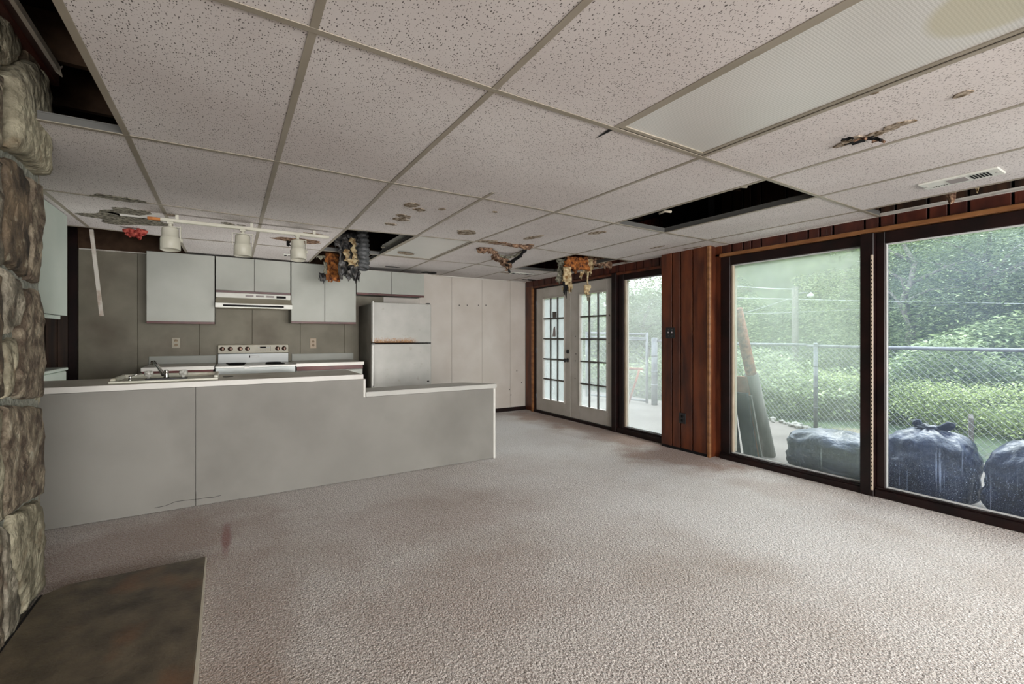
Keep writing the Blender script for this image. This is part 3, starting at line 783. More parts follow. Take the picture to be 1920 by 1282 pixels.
# ------------------------------------------------------------------ air vents
def vent(cx, cy_, lx, ly, label, bars=True):
    t = thing('air_vent', label, 'vent', (cx, cy_, ZC - .001))
    z = ZC - .004
    bm = NB(); box(bm, cx - lx / 2, cx + lx / 2, cy_ - ly / 2, cy_ + ly / 2, z - .006, ZC + .001, .003); obj('frame', bm, m_vent, t)
    if bars:
        bm = NB(); box(bm, cx - lx * .30, cx + lx * .30, cy_ - ly * .09, cy_ + ly * .15, z - .008, z - .0055); obj('damper_plate', bm, m_ventg, t)
        for k in range(6):
            y = cy_ - ly * .15 - k * ly * .04
            bm = NB(); box(bm, cx - lx * .30, cx + lx * .30, y - ly * .013, y + ly * .010, z - .0075, z - .0055); obj('slot', bm, m_blackm, t)
        for k in range(6):
            y = cy_ + ly * .20 + k * ly * .035
            bm = NB(); box(bm, cx + lx * .22, cx + lx * .30, y - ly * .008, y + ly * .008, z - .0075, z - .0055); obj('slot', bm, m_blackm, t)
        for s in (-1, 1):
            bm = NB(); lathe(bm, (cx, cy_ + s * ly * .44, z - .005), [(.007, 0), (.007, -.003), (.003, -.004)], n=10); obj('screw', bm, m_ventg, t)
    else:
        for k in range(6):
            x = cx - lx * .40 + k * lx * .16
            bm = NB(); box(bm, x - lx * .05, x + lx * .05, cy_ - ly * .35, cy_ + ly * .35, z - .0075, z - .0055); obj('slot', bm, m_ventg if k % 2 else m_blackm, t)
vent(3.575, .863, .155, .335, 'white rectangular ceiling air vent with slots, above the big glass window')
vent(.62, 5.62, .24, .10, 'small slotted ceiling air vent over the range hood cabinets', False)
vent(3.58, 5.50, .36, .12, 'small ceiling air vent near the painted wall and french doors', False)

# ------------------------------------------------------------------ hanging insulation, duct, strips
def rag(bm, top_a, top_b, length, seed, nu=14, nv=16, crumple=.03, ragged=.3, thick=.008, mi=0, lean=(0, 0, 0), taper=.0):
    """a torn sheet hanging from the line top_a-top_b"""
    A, B = Vector(top_a), Vector(top_b); side = (B - A); nrm = side.cross(Vector((0, 0, 1))).normalized()
    G = []
    lens = [length * (1 - ragged * (.5 + 1.1 * noise.noise(Vector((u * .9 + seed * 5, seed, 0)))) - ragged * .4 * R.random() * (u % 2)) for u in range(nu + 1)]
    for u in range(nu + 1):
        row = []
        for v in range(nv + 1):
            s, t = u / nu, v / nv
            tt = (s - .5) * (1 - taper * t) + .5
            p = A + side * tt + Vector((0, 0, -lens[u] * t)) + Vector(lean) * t
            q = p * 16 + Vector((seed, 0, seed * 2))
            p = p + nrm * crumple * (noise.noise(q) * 1.4 + .7 * noise.noise(q * 2.6)) + Vector((crumple * .6 * noise.noise(q * 1.7 + Vector((9, 0, 0))), 0, crumple * .5 * noise.noise(q * 2.1)))
            row.append(p)
        G.append(row)
    F1 = [[bm.verts.new(p + nrm * thick / 2) for p in r] for r in G]; F2 = [[bm.verts.new(p - nrm * thick / 2) for p in r] for r in G]
    for u in range(nu):
        for v in range(nv):
            for f in (bm.faces.new([F1[u][v], F1[u + 1][v], F1[u + 1][v + 1], F1[u][v + 1]]), bm.faces.new([F2[u][v], F2[u][v + 1], F2[u + 1][v + 1], F2[u + 1][v]])):
                f.smooth = True; f.material_index = mi
    for u in range(nu):
        bm.faces.new([F1[u][nv], F1[u + 1][nv], F2[u + 1][nv], F2[u][nv]]).material_index = mi
        bm.faces.new([F1[u][0], F2[u][0], F2[u + 1][0], F1[u + 1][0]]).material_index = mi
    for v in range(nv):
        bm.faces.new([F1[0][v], F1[0][v + 1], F2[0][v + 1], F2[0][v]]).material_index = mi
        bm.faces.new([F1[nu][v], F2[nu][v], F2[nu][v + 1], F1[nu][v + 1]]).material_index = mi
    return bm
def pt(px, py, y): return on(px, py, 'y', y)
# --- kitchen cluster at the hole (2,2)/(2,3)
KY = 5.0
t = thing('hanging_insulation', 'torn black-faced and orange insulation hanging from the ceiling hole in front of the wall cabinets', 'insulation', pt(645, 470, KY))
def ragpx(t, name, x0, x1, ytop, ybot, dep, seed, mat, **kw):
    a, b = pt(x0, ytop, dep), pt(x1, ytop, dep + kw.pop('dd', .06))
    b.z = a.z
    L_ = a.z - pt((x0 + x1) / 2, ybot, dep).z
    bm = NB(); rag(bm, a, b, L_ * 1.1, seed, **kw); return obj(name, bm, mat, t)
ragpx(t, 'black_facing', 636, 674, 432, 528, 5.0, 3, m_foil, crumple=.035, ragged=.25)
ragpx(t, 'black_facing', 628, 656, 438, 470, 4.9, 4, m_foil, crumple=.04, ragged=.5)
ragpx(t, 'black_facing', 655, 672, 470, 522, 4.92, 14, m_foil, crumple=.03, ragged=.3)
ragpx(t, 'orange_batt', 612, 637, 472, 528, 5.35, 5, m_insul, crumple=.03, ragged=.25, thick=.03)
ragpx(t, 'torn_tail', 598, 618, 510, 535, 5.33, 6, m_foil, crumple=.03, ragged=.9, thick=.006)
ragpx(t, 'cream_strip', 658, 667, 445, 496, 4.88, 7, m_insul2, nu=4, crumple=.03, ragged=.2, lean=(.02, 0, 0))
ragpx(t, 'cream_strip', 646, 655, 466, 492, 4.87, 8, m_insul2, nu=4, crumple=.02, ragged=.3)
ragpx(t, 'cream_strip', 654, 672, 484, 500, 4.86, 9, m_insul2, nu=6, crumple=.03, ragged=.6, thick=.015)
ragpx(t, 'grey_strip', 608, 614, 490, 514, 5.3, 10, m_greyins, nu=3, crumple=.012, ragged=.2)
ragpx(t, 'torn_edge', 594, 636, 478, 488, 5.38, 11, m_greyins, crumple=.03, ragged=.7)
# duct
t = thing('flexible_duct', 'ribbed grey flexible duct hanging open from the kitchen ceiling hole', 'duct', pt(678, 500, 5.02))
c0 = pt(679, 430, 5.05); c1 = pt(683, 470, 5.02); c2 = pt(679, 504, 4.98)
path = [c0 * (1 - s) ** 2 + c1 * 2 * s * (1 - s) + c2 * s ** 2 for s in [k / 72 for k in range(73)]]
path = [Vector((p.x, p.y, p.z)) for p in path]
path = [c0 + Vector((-.05, .1, .12)), c0 + Vector((-.03, .04, .06))] + path
bm = NB(); tube(bm, path, [.048 + (.012 if (k // 4) % 2 else 0) + .016 * k / len(path) for k in range(len(path))], 20, cap=False)
bmesh.ops.solidify(bm, geom=bm.faces[:], thickness=.003)
obj('ribbed_sleeve', bm, m_duct, t, smooth=True)
ragpx(t, 'loose_wrap', 662, 672, 452, 492, 4.90, 12, m_foil, crumple=.04, ragged=.5)
# --- by the french doors, hole (6,2)
t = thing('hanging_insulation', 'torn orange and cream insulation hanging from the ceiling hole in front of the french doors', 'insulation', pt(1078, 490, 4.2))
DY = 4.25
ragpx(t, 'orange_batt', 1060, 1104, 480, 511, DY, 21, m_insul, crumple=.05, ragged=.5, thick=.03, dd=-.05)
for xx, sd in ((4.0, 71), (3.9, 72)):
    bm = NB(); rag(bm, (xx - .16, DY + .02, 2.64), (xx + .12, DY + .02, 2.64), .56, sd, crumple=.05, ragged=.1, thick=.03); obj('batt_above', bm, m_torn, t)
ragpx(t, 'cream_batt', 1095, 1110, 484, 516, DY, 22, m_insul2, crumple=.05, ragged=.4, thick=.02, dd=-.03)
ragpx(t, 'cream_batt', 1057, 1072, 500, 549, DY, 23, m_insul2, crumple=.04, ragged=.3, thick=.02, dd=-.02, nu=6)
ragpx(t, 'grey_batt', 1044, 1062, 484, 536, DY + .1, 24, m_greyins, crumple=.05, ragged=.35, thick=.015, dd=-.02, nu=8)
ragpx(t, 'black_tail', 1055, 1067, 528, 556, DY - .02, 25, m_blackm, crumple=.02, ragged=.6, dd=-.02, nu=6, taper=.5)
ragpx(t, 'thread', 1100.5, 1103, 508, 536, DY - .03, 26, m_insul2, crumple=.01, ragged=.05, thick=.006, dd=0, nu=2)
ragpx(t, 'cream_tail', 1094, 1108, 534, 556, DY - .03, 27, m_insul2, crumple=.03, ragged=.4, dd=-.02, nu=6, taper=.4)
ragpx(t, 'black_tail', 1100, 1109, 552, 570, DY - .03, 28, m_greyins, crumple=.02, ragged=.7, dd=-.02, nu=5, taper=.5)
ragpx(t, 'cream_tail', 1086, 1094, 508, 524, DY - .02, 29, m_insul2, crumple=.02, ragged=.5, dd=0, nu=4, taper=.6)
# --- torn ceiling board flap (4..5,2)
t = thing('torn_ceiling_flap', 'torn sagging strip of soaked ceiling board hanging between the stained tiles', 'debris', on(945, 480, 'z', 2.10))
def chain(t, name, pts, rad, mat, seed, n=9):
    """crumbly ribbon through 3d points"""
    P = []
    for a, b in zip(pts[:-1], pts[1:]):
        for k in range(6): P.append(a.lerp(b, k / 6))
    P.append(pts[-1])
    P = [p + Vector((noise.noise(p * 30 + Vector((seed, 0, 0))), noise.noise(p * 30 + Vector((0, seed, 0))), noise.noise(p * 30 + Vector((0, 0, seed))))) * rad * .8 for p in P]
    bm = NB(); tube(bm, P, [rad * (.6 + .9 * abs(noise.noise(p * 37))) for p in P], n)
    for v in bm.verts: v.co += Vector((R.random() - .5, R.random() - .5, R.random() - .5)) * rad * .7
    return obj(name, bm, mat, t)
def cz_(px, py, z): return on(px, py, 'z', z)
chain(t, 'torn_edge', [cz_(897, 466, 2.125), cz_(906, 467, 2.11), cz_(925, 471, 2.11)], .035, m_torn, 2)
chain(t, 'torn_edge', [cz_(925, 473, 2.105), cz_(938, 483, 2.085), cz_(950, 491, 2.06), cz_(957, 497, 2.05)], .028, m_torn, 3)
chain(t, 'torn_edge', [cz_(925, 482, 2.11), cz_(940, 490, 2.08), cz_(950, 496, 2.06)], .03, m_torn, 4)
chain(t, 'folded_rim', [cz_(925, 473, 2.115), cz_(945, 483, 2.085), cz_(965, 480, 2.09), cz_(982, 470, 2.12)], .012, m_greyins, 5)
chain(t, 'black_rim', [cz_(983, 470, 2.12), cz_(973, 481, 2.09), cz_(960, 491, 2.06)], .022, m_blackm, 6)
chain(t, 'hanging_tail', [cz_(952, 490, 2.06), pt(951, 500, 4.55), pt(956, 511, 4.55)], .014, m_blackm, 7)
chain(t, 'hanging_tail', [cz_(950, 495, 2.06), pt(950, 508, 4.5)], .013, m_torn, 8)
chain(t, 'torn_edge', [cz_(962, 459, 2.125), cz_(985, 463, 2.12), cz_(995, 466, 2.122)], .022, m_torn, 9)
# --- red scrap under the mouldy board
t = thing('red_insulation_scrap', 'ragged scrap of red insulation hanging under the mouldy ceiling board', 'insulation', pt(248, 430, 4.9))
ragpx(t, 'red_tuft', 238, 254, 427, 444, 4.9, 41, m_redins, crumple=.04, ragged=.5, thick=.02, nu=7)
ragpx(t, 'red_tuft', 254, 269, 429, 446, 4.92, 42, m_redins, crumple=.04, ragged=.5, thick=.02, nu=7)
# --- small dark scrap beside the third spotlight
t = thing('fabric_scrap', 'small black scrap hanging from the stained hole beside a spotlight', 'debris', pt(541, 455, 4.75))
ragpx(t, 'scrap', 534, 546, 450, 463, 4.75, 43, m_blackm, crumple=.03, ragged=.5, nu=6, taper=.5)
t = thing('fibre_scrap', 'tattered brown fibre scrap hanging in the open slot above the big window', 'insulation', on(1783, 372, 'z', 2.12))
a = on(1768, 362, 'x', 4.02); b = on(1800, 352, 'x', 4.02); b.z = a.z
bm = NB(); tube(bm, [(a.x, .76, 2.64), a + Vector((0, .02, .02))], .005, 6); obj('strand', bm, m_torn, t)
bm = NB(); rag(bm, a + Vector((0, 0, .03)), b + Vector((0, 0, .03)), .13, 44, crumple=.03, ragged=.3, thick=.01, nu=8, taper=.7); obj('scrap', bm, m_torn, t)
t = thing('fibre_tuft', 'tiny pale tuft hanging in the ceiling slot beside the brown fibre scrap', 'insulation', on(1831, 355, 'z', 2.12))
a = on(1826, 352, 'x', 4.0); b = on(1838, 349, 'x', 4.0); b.z = a.z
bm = NB(); rag(bm, a + Vector((0, 0, .02)), b + Vector((0, 0, .02)), .06, 45, crumple=.02, ragged=.4, thick=.008, nu=5, taper=.6); obj('scrap', bm, m_insul2, t)
# --- rotted hole in the tile right of the big fixture
t = thing('rotted_tile_patch', 'rotted brown hole in a ceiling tile beside the long light', 'debris', on(1610, 262, 'z', ZC))
c = on(1612, 260, 'z', ZC)
bm = NB(); prism(bm, blob_outline(c.x + .0, c.y + .01, .035, .085, 40, .1, .45, 61), ZC - .006, ZC + .001); obj('rotted_rim', bm, m_stain, t)
bm = NB(); prism(bm, blob_outline(c.x + .012, c.y + .0, .024, .05, 40, .1, .6, 62), ZC - .0085, ZC - .005); obj('black_core', bm, m_blackm, t)
for k, (px, py) in enumerate(((1577, 262), (1600, 262), (1628, 262), (1635, 265))):
    p = on(px, py, 'z', ZC - .01)
    chain(t, 'torn_lip', [p, p + Vector((.01, -.03, -.004)), p + Vector((0, -.05, -.012 - .01 * (k > 1)))], .007, m_torn if k % 2 else m_blackm, 63 + k, 6)
for (px, py, rx, ry) in ((1654, 246, .014, .05), (1692, 231, .018, .03)):
    q = on(px, py, 'z', ZC); bm = NB(); prism(bm, blob_outline(q.x, q.y, rx, ry, 30, .3, .4, px), ZC - .004, ZC + .001); obj('rotted_rim', bm, m_stain, t)
# --- hanging broken wall angle by the kitchen entrance
a = Vector((-1.0, 5.15, 2.125)); b = on(190, 592, 'y', 5.15)
bm = NB(); u = (b - a).normalized(); s_ = Vector((1, 0, .0)); s_ = (s_ - u * s_.dot(u)).normalized(); n_ = u.cross(s_)
extr(bm, [a - s_ * .012, b - s_ * .012, b + s_ * .012, a + s_ * .012], n_ * .002)
extr(bm, [a + s_ * .010, b + s_ * .010, b + s_ * .012, a + s_ * .012], n_ * -.022)
tag(obj('hanging_metal_strip', bm, m_angle, base=a), 'peeling pale metal strip hanging down at the kitchen entrance', 'strip')
# loose hanger bits in the open tile holes
for k, (px, py, lab) in enumerate(((1385, 352, 'short pale bracket visible in the long black ceiling hole, over its middle'), (1247, 398, 'little pale hook in the long black ceiling hole at its end toward the doors'))):
    c = on(px, py, 'z', 2.20)
    bm = NB(); tube(bm, [c + Vector((-.01, .05, .0)), c + Vector((0, 0, .01)), c + Vector((.012, -.05, -.005))], .009, 8)
    tube(bm, [c, c + Vector((0, 0, .42))], .003, 6)
    tag(obj('hanger_clip', bm, m_off, base=c), lab, 'clip')

# ------------------------------------------------------------------ track light
ry = 4.23; rz = 2.085
xa, xb = on(300, 410, 'z', rz).x, on(614, 448, 'z', rz).x
t = thing('track_light', 'cream ceiling track light with three round spotlight heads', 'light', ((xa + xb) / 2, ry, rz))
bm = NB(); box(bm, xa, xb, ry - .018, ry + .018, rz - .012, rz + .012, .003); obj('rail', bm, m_track, t)
bm = NB(); box(bm, xa - .075, xa, ry - .016, ry + .016, rz - .010, rz + .010, .003); obj('rust_stained_end', bm, m_orange, t)
for x in (xa + .1, xb - .12, (xa + xb) / 2):
    bm = NB(); box(bm, x - .01, x + .01, ry - .01, ry + .01, rz + .012, ZC); obj('ceiling_clip', bm, m_track, t)
for px, tilt, yoke in ((319, .10, 0), (455, .02, 1), (558, .16, 0)):
    r_ = (px - CX) / F; x = ry * (SYAW + r_ * CYAW) / (CYAW - r_ * SYAW)
    ax = Vector((math.sin(tilt) * .2, -math.sin(tilt), -math.cos(tilt))); top = Vector((x, ry, 2.028))
    bm = NB(); lathe(bm, top, [(.004, .0), (.050, .003), (.053, .012), (.053, .070), (.058, .075), (.062, .085), (.063, .165), (.058, .168), (.052, .140), (.045, .1), (.004, .09)], ax, 28)
    hd = obj('spotlight_head', bm, m_track, t)
    bm = NB(); tube(bm, [(x, ry, rz - .012), (x, ry, 2.032)], .013, 10); box(bm, x - .02, x + .02, ry - .014, ry + .014, rz - .026, rz - .010, .003); obj('stem', bm, m_track, hd)
    bm = NB()
    if yoke:
        for s in (-1, 1): box(bm, x + s * .070 - .003, x + s * .070 + .003, ry - .012, ry + .012, 1.945, 2.04, .001)
        box(bm, x - .073, x + .073, ry - .012, ry + .012, 2.036, 2.042, .001)
    else:
        box(bm, x + .060, x + .067, ry - .014, ry + .014, 1.93, 2.045, .002); box(bm, x - .0, x + .067, ry - .012, ry + .012, 2.034, 2.041, .001)
        lathe(bm, (x + .066, ry, 1.94), [(.014, 0), (.014, .01), (.006, .012)], (1, 0, 0), 12)
    obj('yoke', bm, m_track, hd)

# ------------------------------------------------------------------ peninsula
PY = 3.96
t = thing('kitchen_peninsula', 'long grey panelled kitchen peninsula base standing on the carpet', 'counter base', (.3, 4.1, 0))
def panel(pts): 
    bm = NB(); extr(bm, [(x, PY, z) for x, z in pts], (0, .02, 0)); return obj('panel', bm, m_penin, t)
panel([(XL + .014, .005), (-.211, .005), (-.211, .855), (XL + .014, .855)])
panel([(-.207, .005), (2.235, .005), (2.235, .700), (.972, .700), (.972, .855), (-.207, .855)])
bm = NB(); box(bm, 2.237, 2.262, PY - .003, 4.0, 0, .702, .003); obj('corner_post', bm, m_ctop_w, t)
bm = NB(); box(bm, 2.242, 2.258, 4.0, 4.24, 0, .702); obj('end_panel', bm, m_penin, t)
bm = NB(); box(bm, .965, .985, PY - .004, PY + .3, .70, .855, .003); obj('step_cap', bm, m_ctop_w, t)
bm = NB(); box(bm, XL + .014, .96, PY + .02, 4.55, .1, .85); box(bm, .96, 2.24, PY + .02, 4.24, .0, .70); obj('carcass', bm, m_penin, t)
# crack along the foot of the panel
pp = [on(x, y, 'y', PY) for x, y in ((290, 952), (310, 948), (330, 940), (345, 938), (366, 936), (385, 933), (400, 932), (415, 928))]
bm = NB()
for a, b in zip(pp[:-1], pp[1:]): extr(bm, [(a.x, PY - .0012, a.z - .0012), (b.x, PY - .0012, b.z - .0012), (b.x, PY - .0012, b.z + .0012), (a.x, PY - .0012, a.z + .0012)], (0, .0015, 0))
obj('crack', bm, m_blackm, t)
# worktops
bm = NB(); box(bm, XL + .014, .962, PY - .012, 4.57, .857, .897, .006, 0, 2)
t = tag(obj('worktop', bm, m_ctop, base=(-.4, 4.26, .857)), 'long stained beige worktop on the taller part of the peninsula', 'worktop')
bm = NB(); box(bm, XL + .014, .9625, PY - .0155, PY - .012, .858, .896, .0008); obj('edge_band', bm, m_ctop_w, t)
bm = NB(); prism(bm, [(.986, PY - .014), (2.27, PY - .014), (2.285, PY + .02), (2.06, 4.255), (2.0, 4.27), (.99, 4.27)], .703, .744)
bmesh.ops.bevel(bm, geom=[e for e in bm.edges if abs(e.verts[0].co.z - e.verts[1].co.z) < 1e-4], offset=.005, segments=2, affect='EDGES')
tag(obj('bar_top', bm, M('bar_top_laminate', (.44, .44, .41), (.52, .515, .48), 3, 5, .45), base=(1.6, 4.1, .703)), 'lower grey bar top with a clipped corner at the end of the peninsula', 'worktop')

# sink with its fittings
SX0, SX1, SY0, SY1 = -.70, -.075, 4.03, 4.50
t = thing('kitchen_sink', 'cream enamel sink set into the peninsula worktop', 'sink', (-.39, 4.26, .897))
bm = NB()
frame_pts = [(SX0, SX1, SY0, SY0 + .065), (SX0, SX1, SY1 - .03, SY1), (SX0, SX0 + .03, SY0 + .065, SY1 - .03), (SX1 - .03, SX1, SY0 + .065, SY1 - .03)]
for a, b, c, d in frame_pts: box(bm, a, b, c, d, .897, .912, .006, 0, 2)
for a, b, c, d in frame_pts[1:]: box(bm, a, b, c, d, .905, .928, .008, 0, 2)
obj('rim', bm, m_sink, t, smooth=False)
bm = NB(); box(bm, SX0 + .028, SX1 - .028, SY0 + .063, SY1 - .028, .8985, .9005); obj('basin', bm, M('basin_shade', (.35, .34, .28), rough=.4), t)
t = thing('faucet', 'chrome two-handle faucet with a raised angled spout on the sink', 'faucet', (-.30, 4.06, .912))
fy = 4.07
def fx(px): return on(px, 705, 'y', fy).x
bm = NB(); box(bm, fx(272), fx(352), fy - .022, fy + .022, .912, .922, .004, 0, 2); obj('base_plate', bm, m_black, t)
bm = NB(); lathe(bm, (fx(312), fy, .922), [(.018, 0), (.016, .01), (.014, .045), (.016, .05), (.010, .058)], n=16); obj('spout_column', bm, m_chrome, t)
a = Vector((fx(306), fy, .945)); b = on(290, 678, 'y', fy + .16)
bm = NB(); tube(bm, [a, a.lerp(b, .5) + Vector((0, 0, .004)), b, b + Vector((-.014, .012, -.003)), b + Vector((-.020, .014, -.022))], [.012, .011, .011, .012, .011], 12); obj('spout', bm, m_chrome, t)
for px in (279, 344):
    bm = NB(); lathe(bm, (fx(px), fy, .922), [(.010, 0), (.010, .012), (.024, .018), (.027, .034), (.025, .050), (.016, .054)], n=10); obj('handle', bm, m_acryl, t)
t = thing('sink_sprayer', 'small chrome side sprayer standing beside the faucet', 'sprayer', (fx(243), fy, .912))
bm = NB(); lathe(bm, (fx(244), fy, .912), [(.018, 0), (.010, .010), (.007, .022), (.010, .034), (.004, .036)], n=14); obj('body', bm, m_chrome, t)
bm = NB(); tube(bm, [(fx(247), fy, .944), (fx(266), fy + .02, .958)], .004, 8); obj('nozzle', bm, m_chrome, t)
# little wire loop on the worktop
a = on(418, 706, 'z', .90); b = on(437, 705, 'z', .90)
bm = NB(); tube(bm, [a.lerp(b, k / 8) + Vector((0, -.03 * math.sin(PI * k / 8), 0)) for k in range(9)], .003, 6)
tag(obj('wire_loop', bm, m_black, base=(a.x, a.y, .897)), 'thin bent black wire lying on the worktop beside the sink', 'wire')

# ------------------------------------------------------------------ rear counters, range, hood, cabinets, fridge
FY = 5.70
def rear_counter(x0, x1, label, lab2):
    t = thing('base_cabinet', label, 'cabinet', ((x0 + x1) / 2, 6.0, 0))
    bm = NB(); box(bm, x0 + .01, x1 - .01, FY + .04, YB - .01, .1, .872); obj('body', bm, m_cab, t)
    bm = NB(); box(bm, x0 + .01, x1 - .01, FY + .02, FY + .04, .825, .872, .002); obj('top_rail', bm, m_redtrim, t)
    bm = NB(); box(bm, x0 + .015, x1 - .015, FY + .022, FY + .04, .12, .82, .003); obj('door', bm, m_cab, t)
    bm = NB(); box(bm, x0 + .03, x1 - .03, FY + .08, YB - .02, 0, .1); obj('plinth', bm, m_black, t)
    u = thing('rear_worktop', lab2, 'worktop', ((x0 + x1) / 2, 6.0, .873))
    bm = NB(); box(bm, x0, x1, FY, YB - .003, .873, .912, .005, 0, 2); obj('slab', bm, m_ctop_w, u)
    bm = NB(); box(bm, x0 - .01 if x0 < 0 else x0 + .02, x1 + .01 if x1 > 1 else x1, YB - .022, YB - .002, .912, 1.0, .003); obj('backsplash', bm, m_cab, u)
rear_counter(-.745, -.140, 'short base cabinet against the kitchen wall beside the range, sink side', 'pale short worktop with backsplash beside the range, sink side')
rear_counter(.640, 1.400, 'base cabinet against the kitchen wall between the range and the refrigerator', 'pale worktop with backsplash between the range and the refrigerator')

t = thing('kitchen_range', 'white electric range with a tall backguard and six dark knobs', 'stove', (.25, 6.0, 0))
x0, x1 = -.130, .632
bm = NB(); box(bm, x0, x1, FY - .005, YB - .09, .02, .885, .006); obj('body', bm, m_stove, t)
bm = NB(); box(bm, x0 + .02, x1 - .02, FY - .045, FY - .005, .20, .80, .010, 0, 2); od = obj('oven_door', bm, m_stove, t)
bm = NB(); tube(bm, [(x0 + .08, FY - .085, .76), (x1 - .08, FY - .085, .76)], .012, 10); tube(bm, [(x0 + .1, FY - .085, .76), (x0 + .1, FY - .045, .76)], .01, 8); tube(bm, [(x1 - .1, FY - .085, .76), (x1 - .1, FY - .045, .76)], .01, 8); obj('handle', bm, m_blackm, od)
bm = NB(); box(bm, x0 - .002, x1 + .004, FY - .03, YB - .09, .885, .905, .006, 0, 2); obj('cooktop', bm, m_stove_w, t)
bm = NB(); box(bm, x0 + .26, x0 + .31, FY - .036, FY - .028, .872, .892, .002); obj('maker_tab', bm, m_stove_w, t)
for bx, by, br in ((.06, 5.85, .075), (.44, 5.85, .095), (.06, 6.08, .095), (.44, 6.08, .075)):
    bm = NB()
    for rr in (br, br * .66, br * .33): tube(bm, [(bx + rr * math.cos(2 * PI * k / 24), by + rr * math.sin(2 * PI * k / 24), .911) for k in range(25)], .005, 6)
    obj('burner_coil', bm, m_blackm, t)
gy = YB - .10
bm = NB(); box(bm, x0 + .012, x1 - .018, gy, YB - .005, .905, 1.018, .004); bg_ = obj('backguard', bm, m_stove, t)
bm = NB(); box(bm, x0 + .012, x1 - .018, gy - .02, YB - .005, 1.022, 1.122, .004); cp = obj('control_panel', bm, m_spanel, t)
bm = NB(); box(bm, x0 + .012, x1 - .018, gy - .004, YB - .005, 1.016, 1.024); obj('panel_shadow_gap', bm, m_blackm, t)
def rx_(cpx): return on(390 + cpx / 10.667, 657, 'y', gy - .02).x
for cpx in (285, 445, 643, 790, 1390, 1520):
    bm = NB(); lathe(bm, (rx_(cpx), gy - .02, 1.074), [(.026, 0), (.026, -.004), (.023, -.006), (.021, -.018), (.004, -.019)], (0, 1, 0), 20); kb = obj('knob', bm, m_knob, cp)
    bm = NB(); box(bm, rx_(cpx) + .001, rx_(cpx) + .014, gy - .045, gy - .038, 1.058, 1.090, .002); obj('knob_grip', bm, m_knob2, cp)
bm = NB(); box(bm, rx_(1040), rx_(1160), gy - .023, gy - .02, 1.080, 1.098); obj('clock_display', bm, m_blackm, cp)
for c0_ in (1000, 1175, 1205): 
    bm = NB(); box(bm, rx_(c0_), rx_(c0_ + 28), gy - .022, gy - .02, 1.082, 1.096); obj('button', bm, m_cab, cp)
for k in range(4):
    bm = NB(); box(bm, rx_(1040 + k * 50), rx_(1040 + k * 50) + .007, gy - .022, gy - .02, 1.052, 1.066); obj('button', bm, m_ventg, cp)
bm = NB(); box(bm, rx_(1245), rx_(1252), gy - .0215, gy - .02, 1.046, 1.104); obj('display_border', bm, m_knob, cp)
bm = NB(); box(bm, rx_(825), rx_(1030), gy - .006, gy + .002, .968, .992, .003); nb_ = obj('badge_plate', bm, m_alu, bg_)
bm = NB(); box(bm, rx_(825), rx_(845), gy - .008, gy - .003, .966, .992); obj('badge_shadow', bm, m_blackm, bg_)

t = thing('range_hood', 'cream range hood with a slotted control strip under the short wall cabinets', 'range hood', (.24, 6.1, 1.53))
hx0, hx1 = -.135, .617; h0 = 6.02
z = lambda py: on(470, py, 'y', h0).z
bm = NB(); box(bm, hx0, hx1, h0, YB - .004, 1.655, 1.712, .004); obj('control_strip', bm, m_vent, t)
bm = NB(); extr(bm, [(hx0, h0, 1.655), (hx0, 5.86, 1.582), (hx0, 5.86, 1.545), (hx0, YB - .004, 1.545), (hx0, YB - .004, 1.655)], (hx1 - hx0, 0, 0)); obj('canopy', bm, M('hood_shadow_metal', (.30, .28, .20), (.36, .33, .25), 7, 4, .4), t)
bm = NB(); box(bm, hx0 - .002, hx1 + .002, 5.842, 5.862, 1.535, 1.585, .004); obj('front_lip', bm, m_vent, t)
bm = NB(); box(bm, hx0 + .07, hx1 - .09, 5.839, 5.843, 1.548, 1.568); obj('lip_slot', bm, m_blackm, t)
for a, b in ((.30, .395), (.41, .505), (.52, .615)):
    bm = NB(); box(bm, hx0 + a * .95, hx0 + b * .95 - .01, h0 - .003, h0 + .001, 1.674, 1.694); obj('slot', bm, m_ventg, t)
bm = NB(); box(bm, hx0 + .60, hx0 + .70, h0 - .004, h0 + .001, 1.668, 1.694); obj('switch_panel', bm, m_blackm, t)

def wall_cabinet(x0, x1, z0, z1, ndoor, label, under=True, trimh=.022):
    t = thing('wall_cabinet', label, 'cabinet', ((x0 + x1) / 2, 6.18, z0))
    bm = NB(); box(bm, x0 + .002, x1 - .002, h0 + .018, YB - .004, z0 + .004, z1); obj('body', bm, m_cab_edge, t)
    wd = (x1 - x0) / ndoor
    for k in range(ndoor):
        bm = NB(); box(bm, x0 + k * wd + .003, x0 + (k + 1) * wd - .003, h0, h0 + .017, z0 + trimh, z1 - .002, .002); obj('door', bm, m_cab, t)
    bm = NB(); box(bm, x0 + .002, x1 - .001, h0 + .004, h0 + .03, z0 - .003, z0 + trimh, .002); obj('bottom_rail', bm, m_redtrim, t)
CT = 2.112
wall_cabinet(-.742, -.143, 1.358, CT, 1, 'wide single-door grey wall cabinet nearest the kitchen entrance')
wall_cabinet(-.137, .617, 1.715, CT, 2, 'short two-door grey wall cabinet above the range hood')
wall_cabinet(.622, 1.378, 1.380, CT, 2, 'tall two-door grey wall cabinet between range hood and refrigerator')
wall_cabinet(1.384, 2.30, 1.765, 2.085, 2, 'short wide two-door grey wall cabinet above the refrigerator')

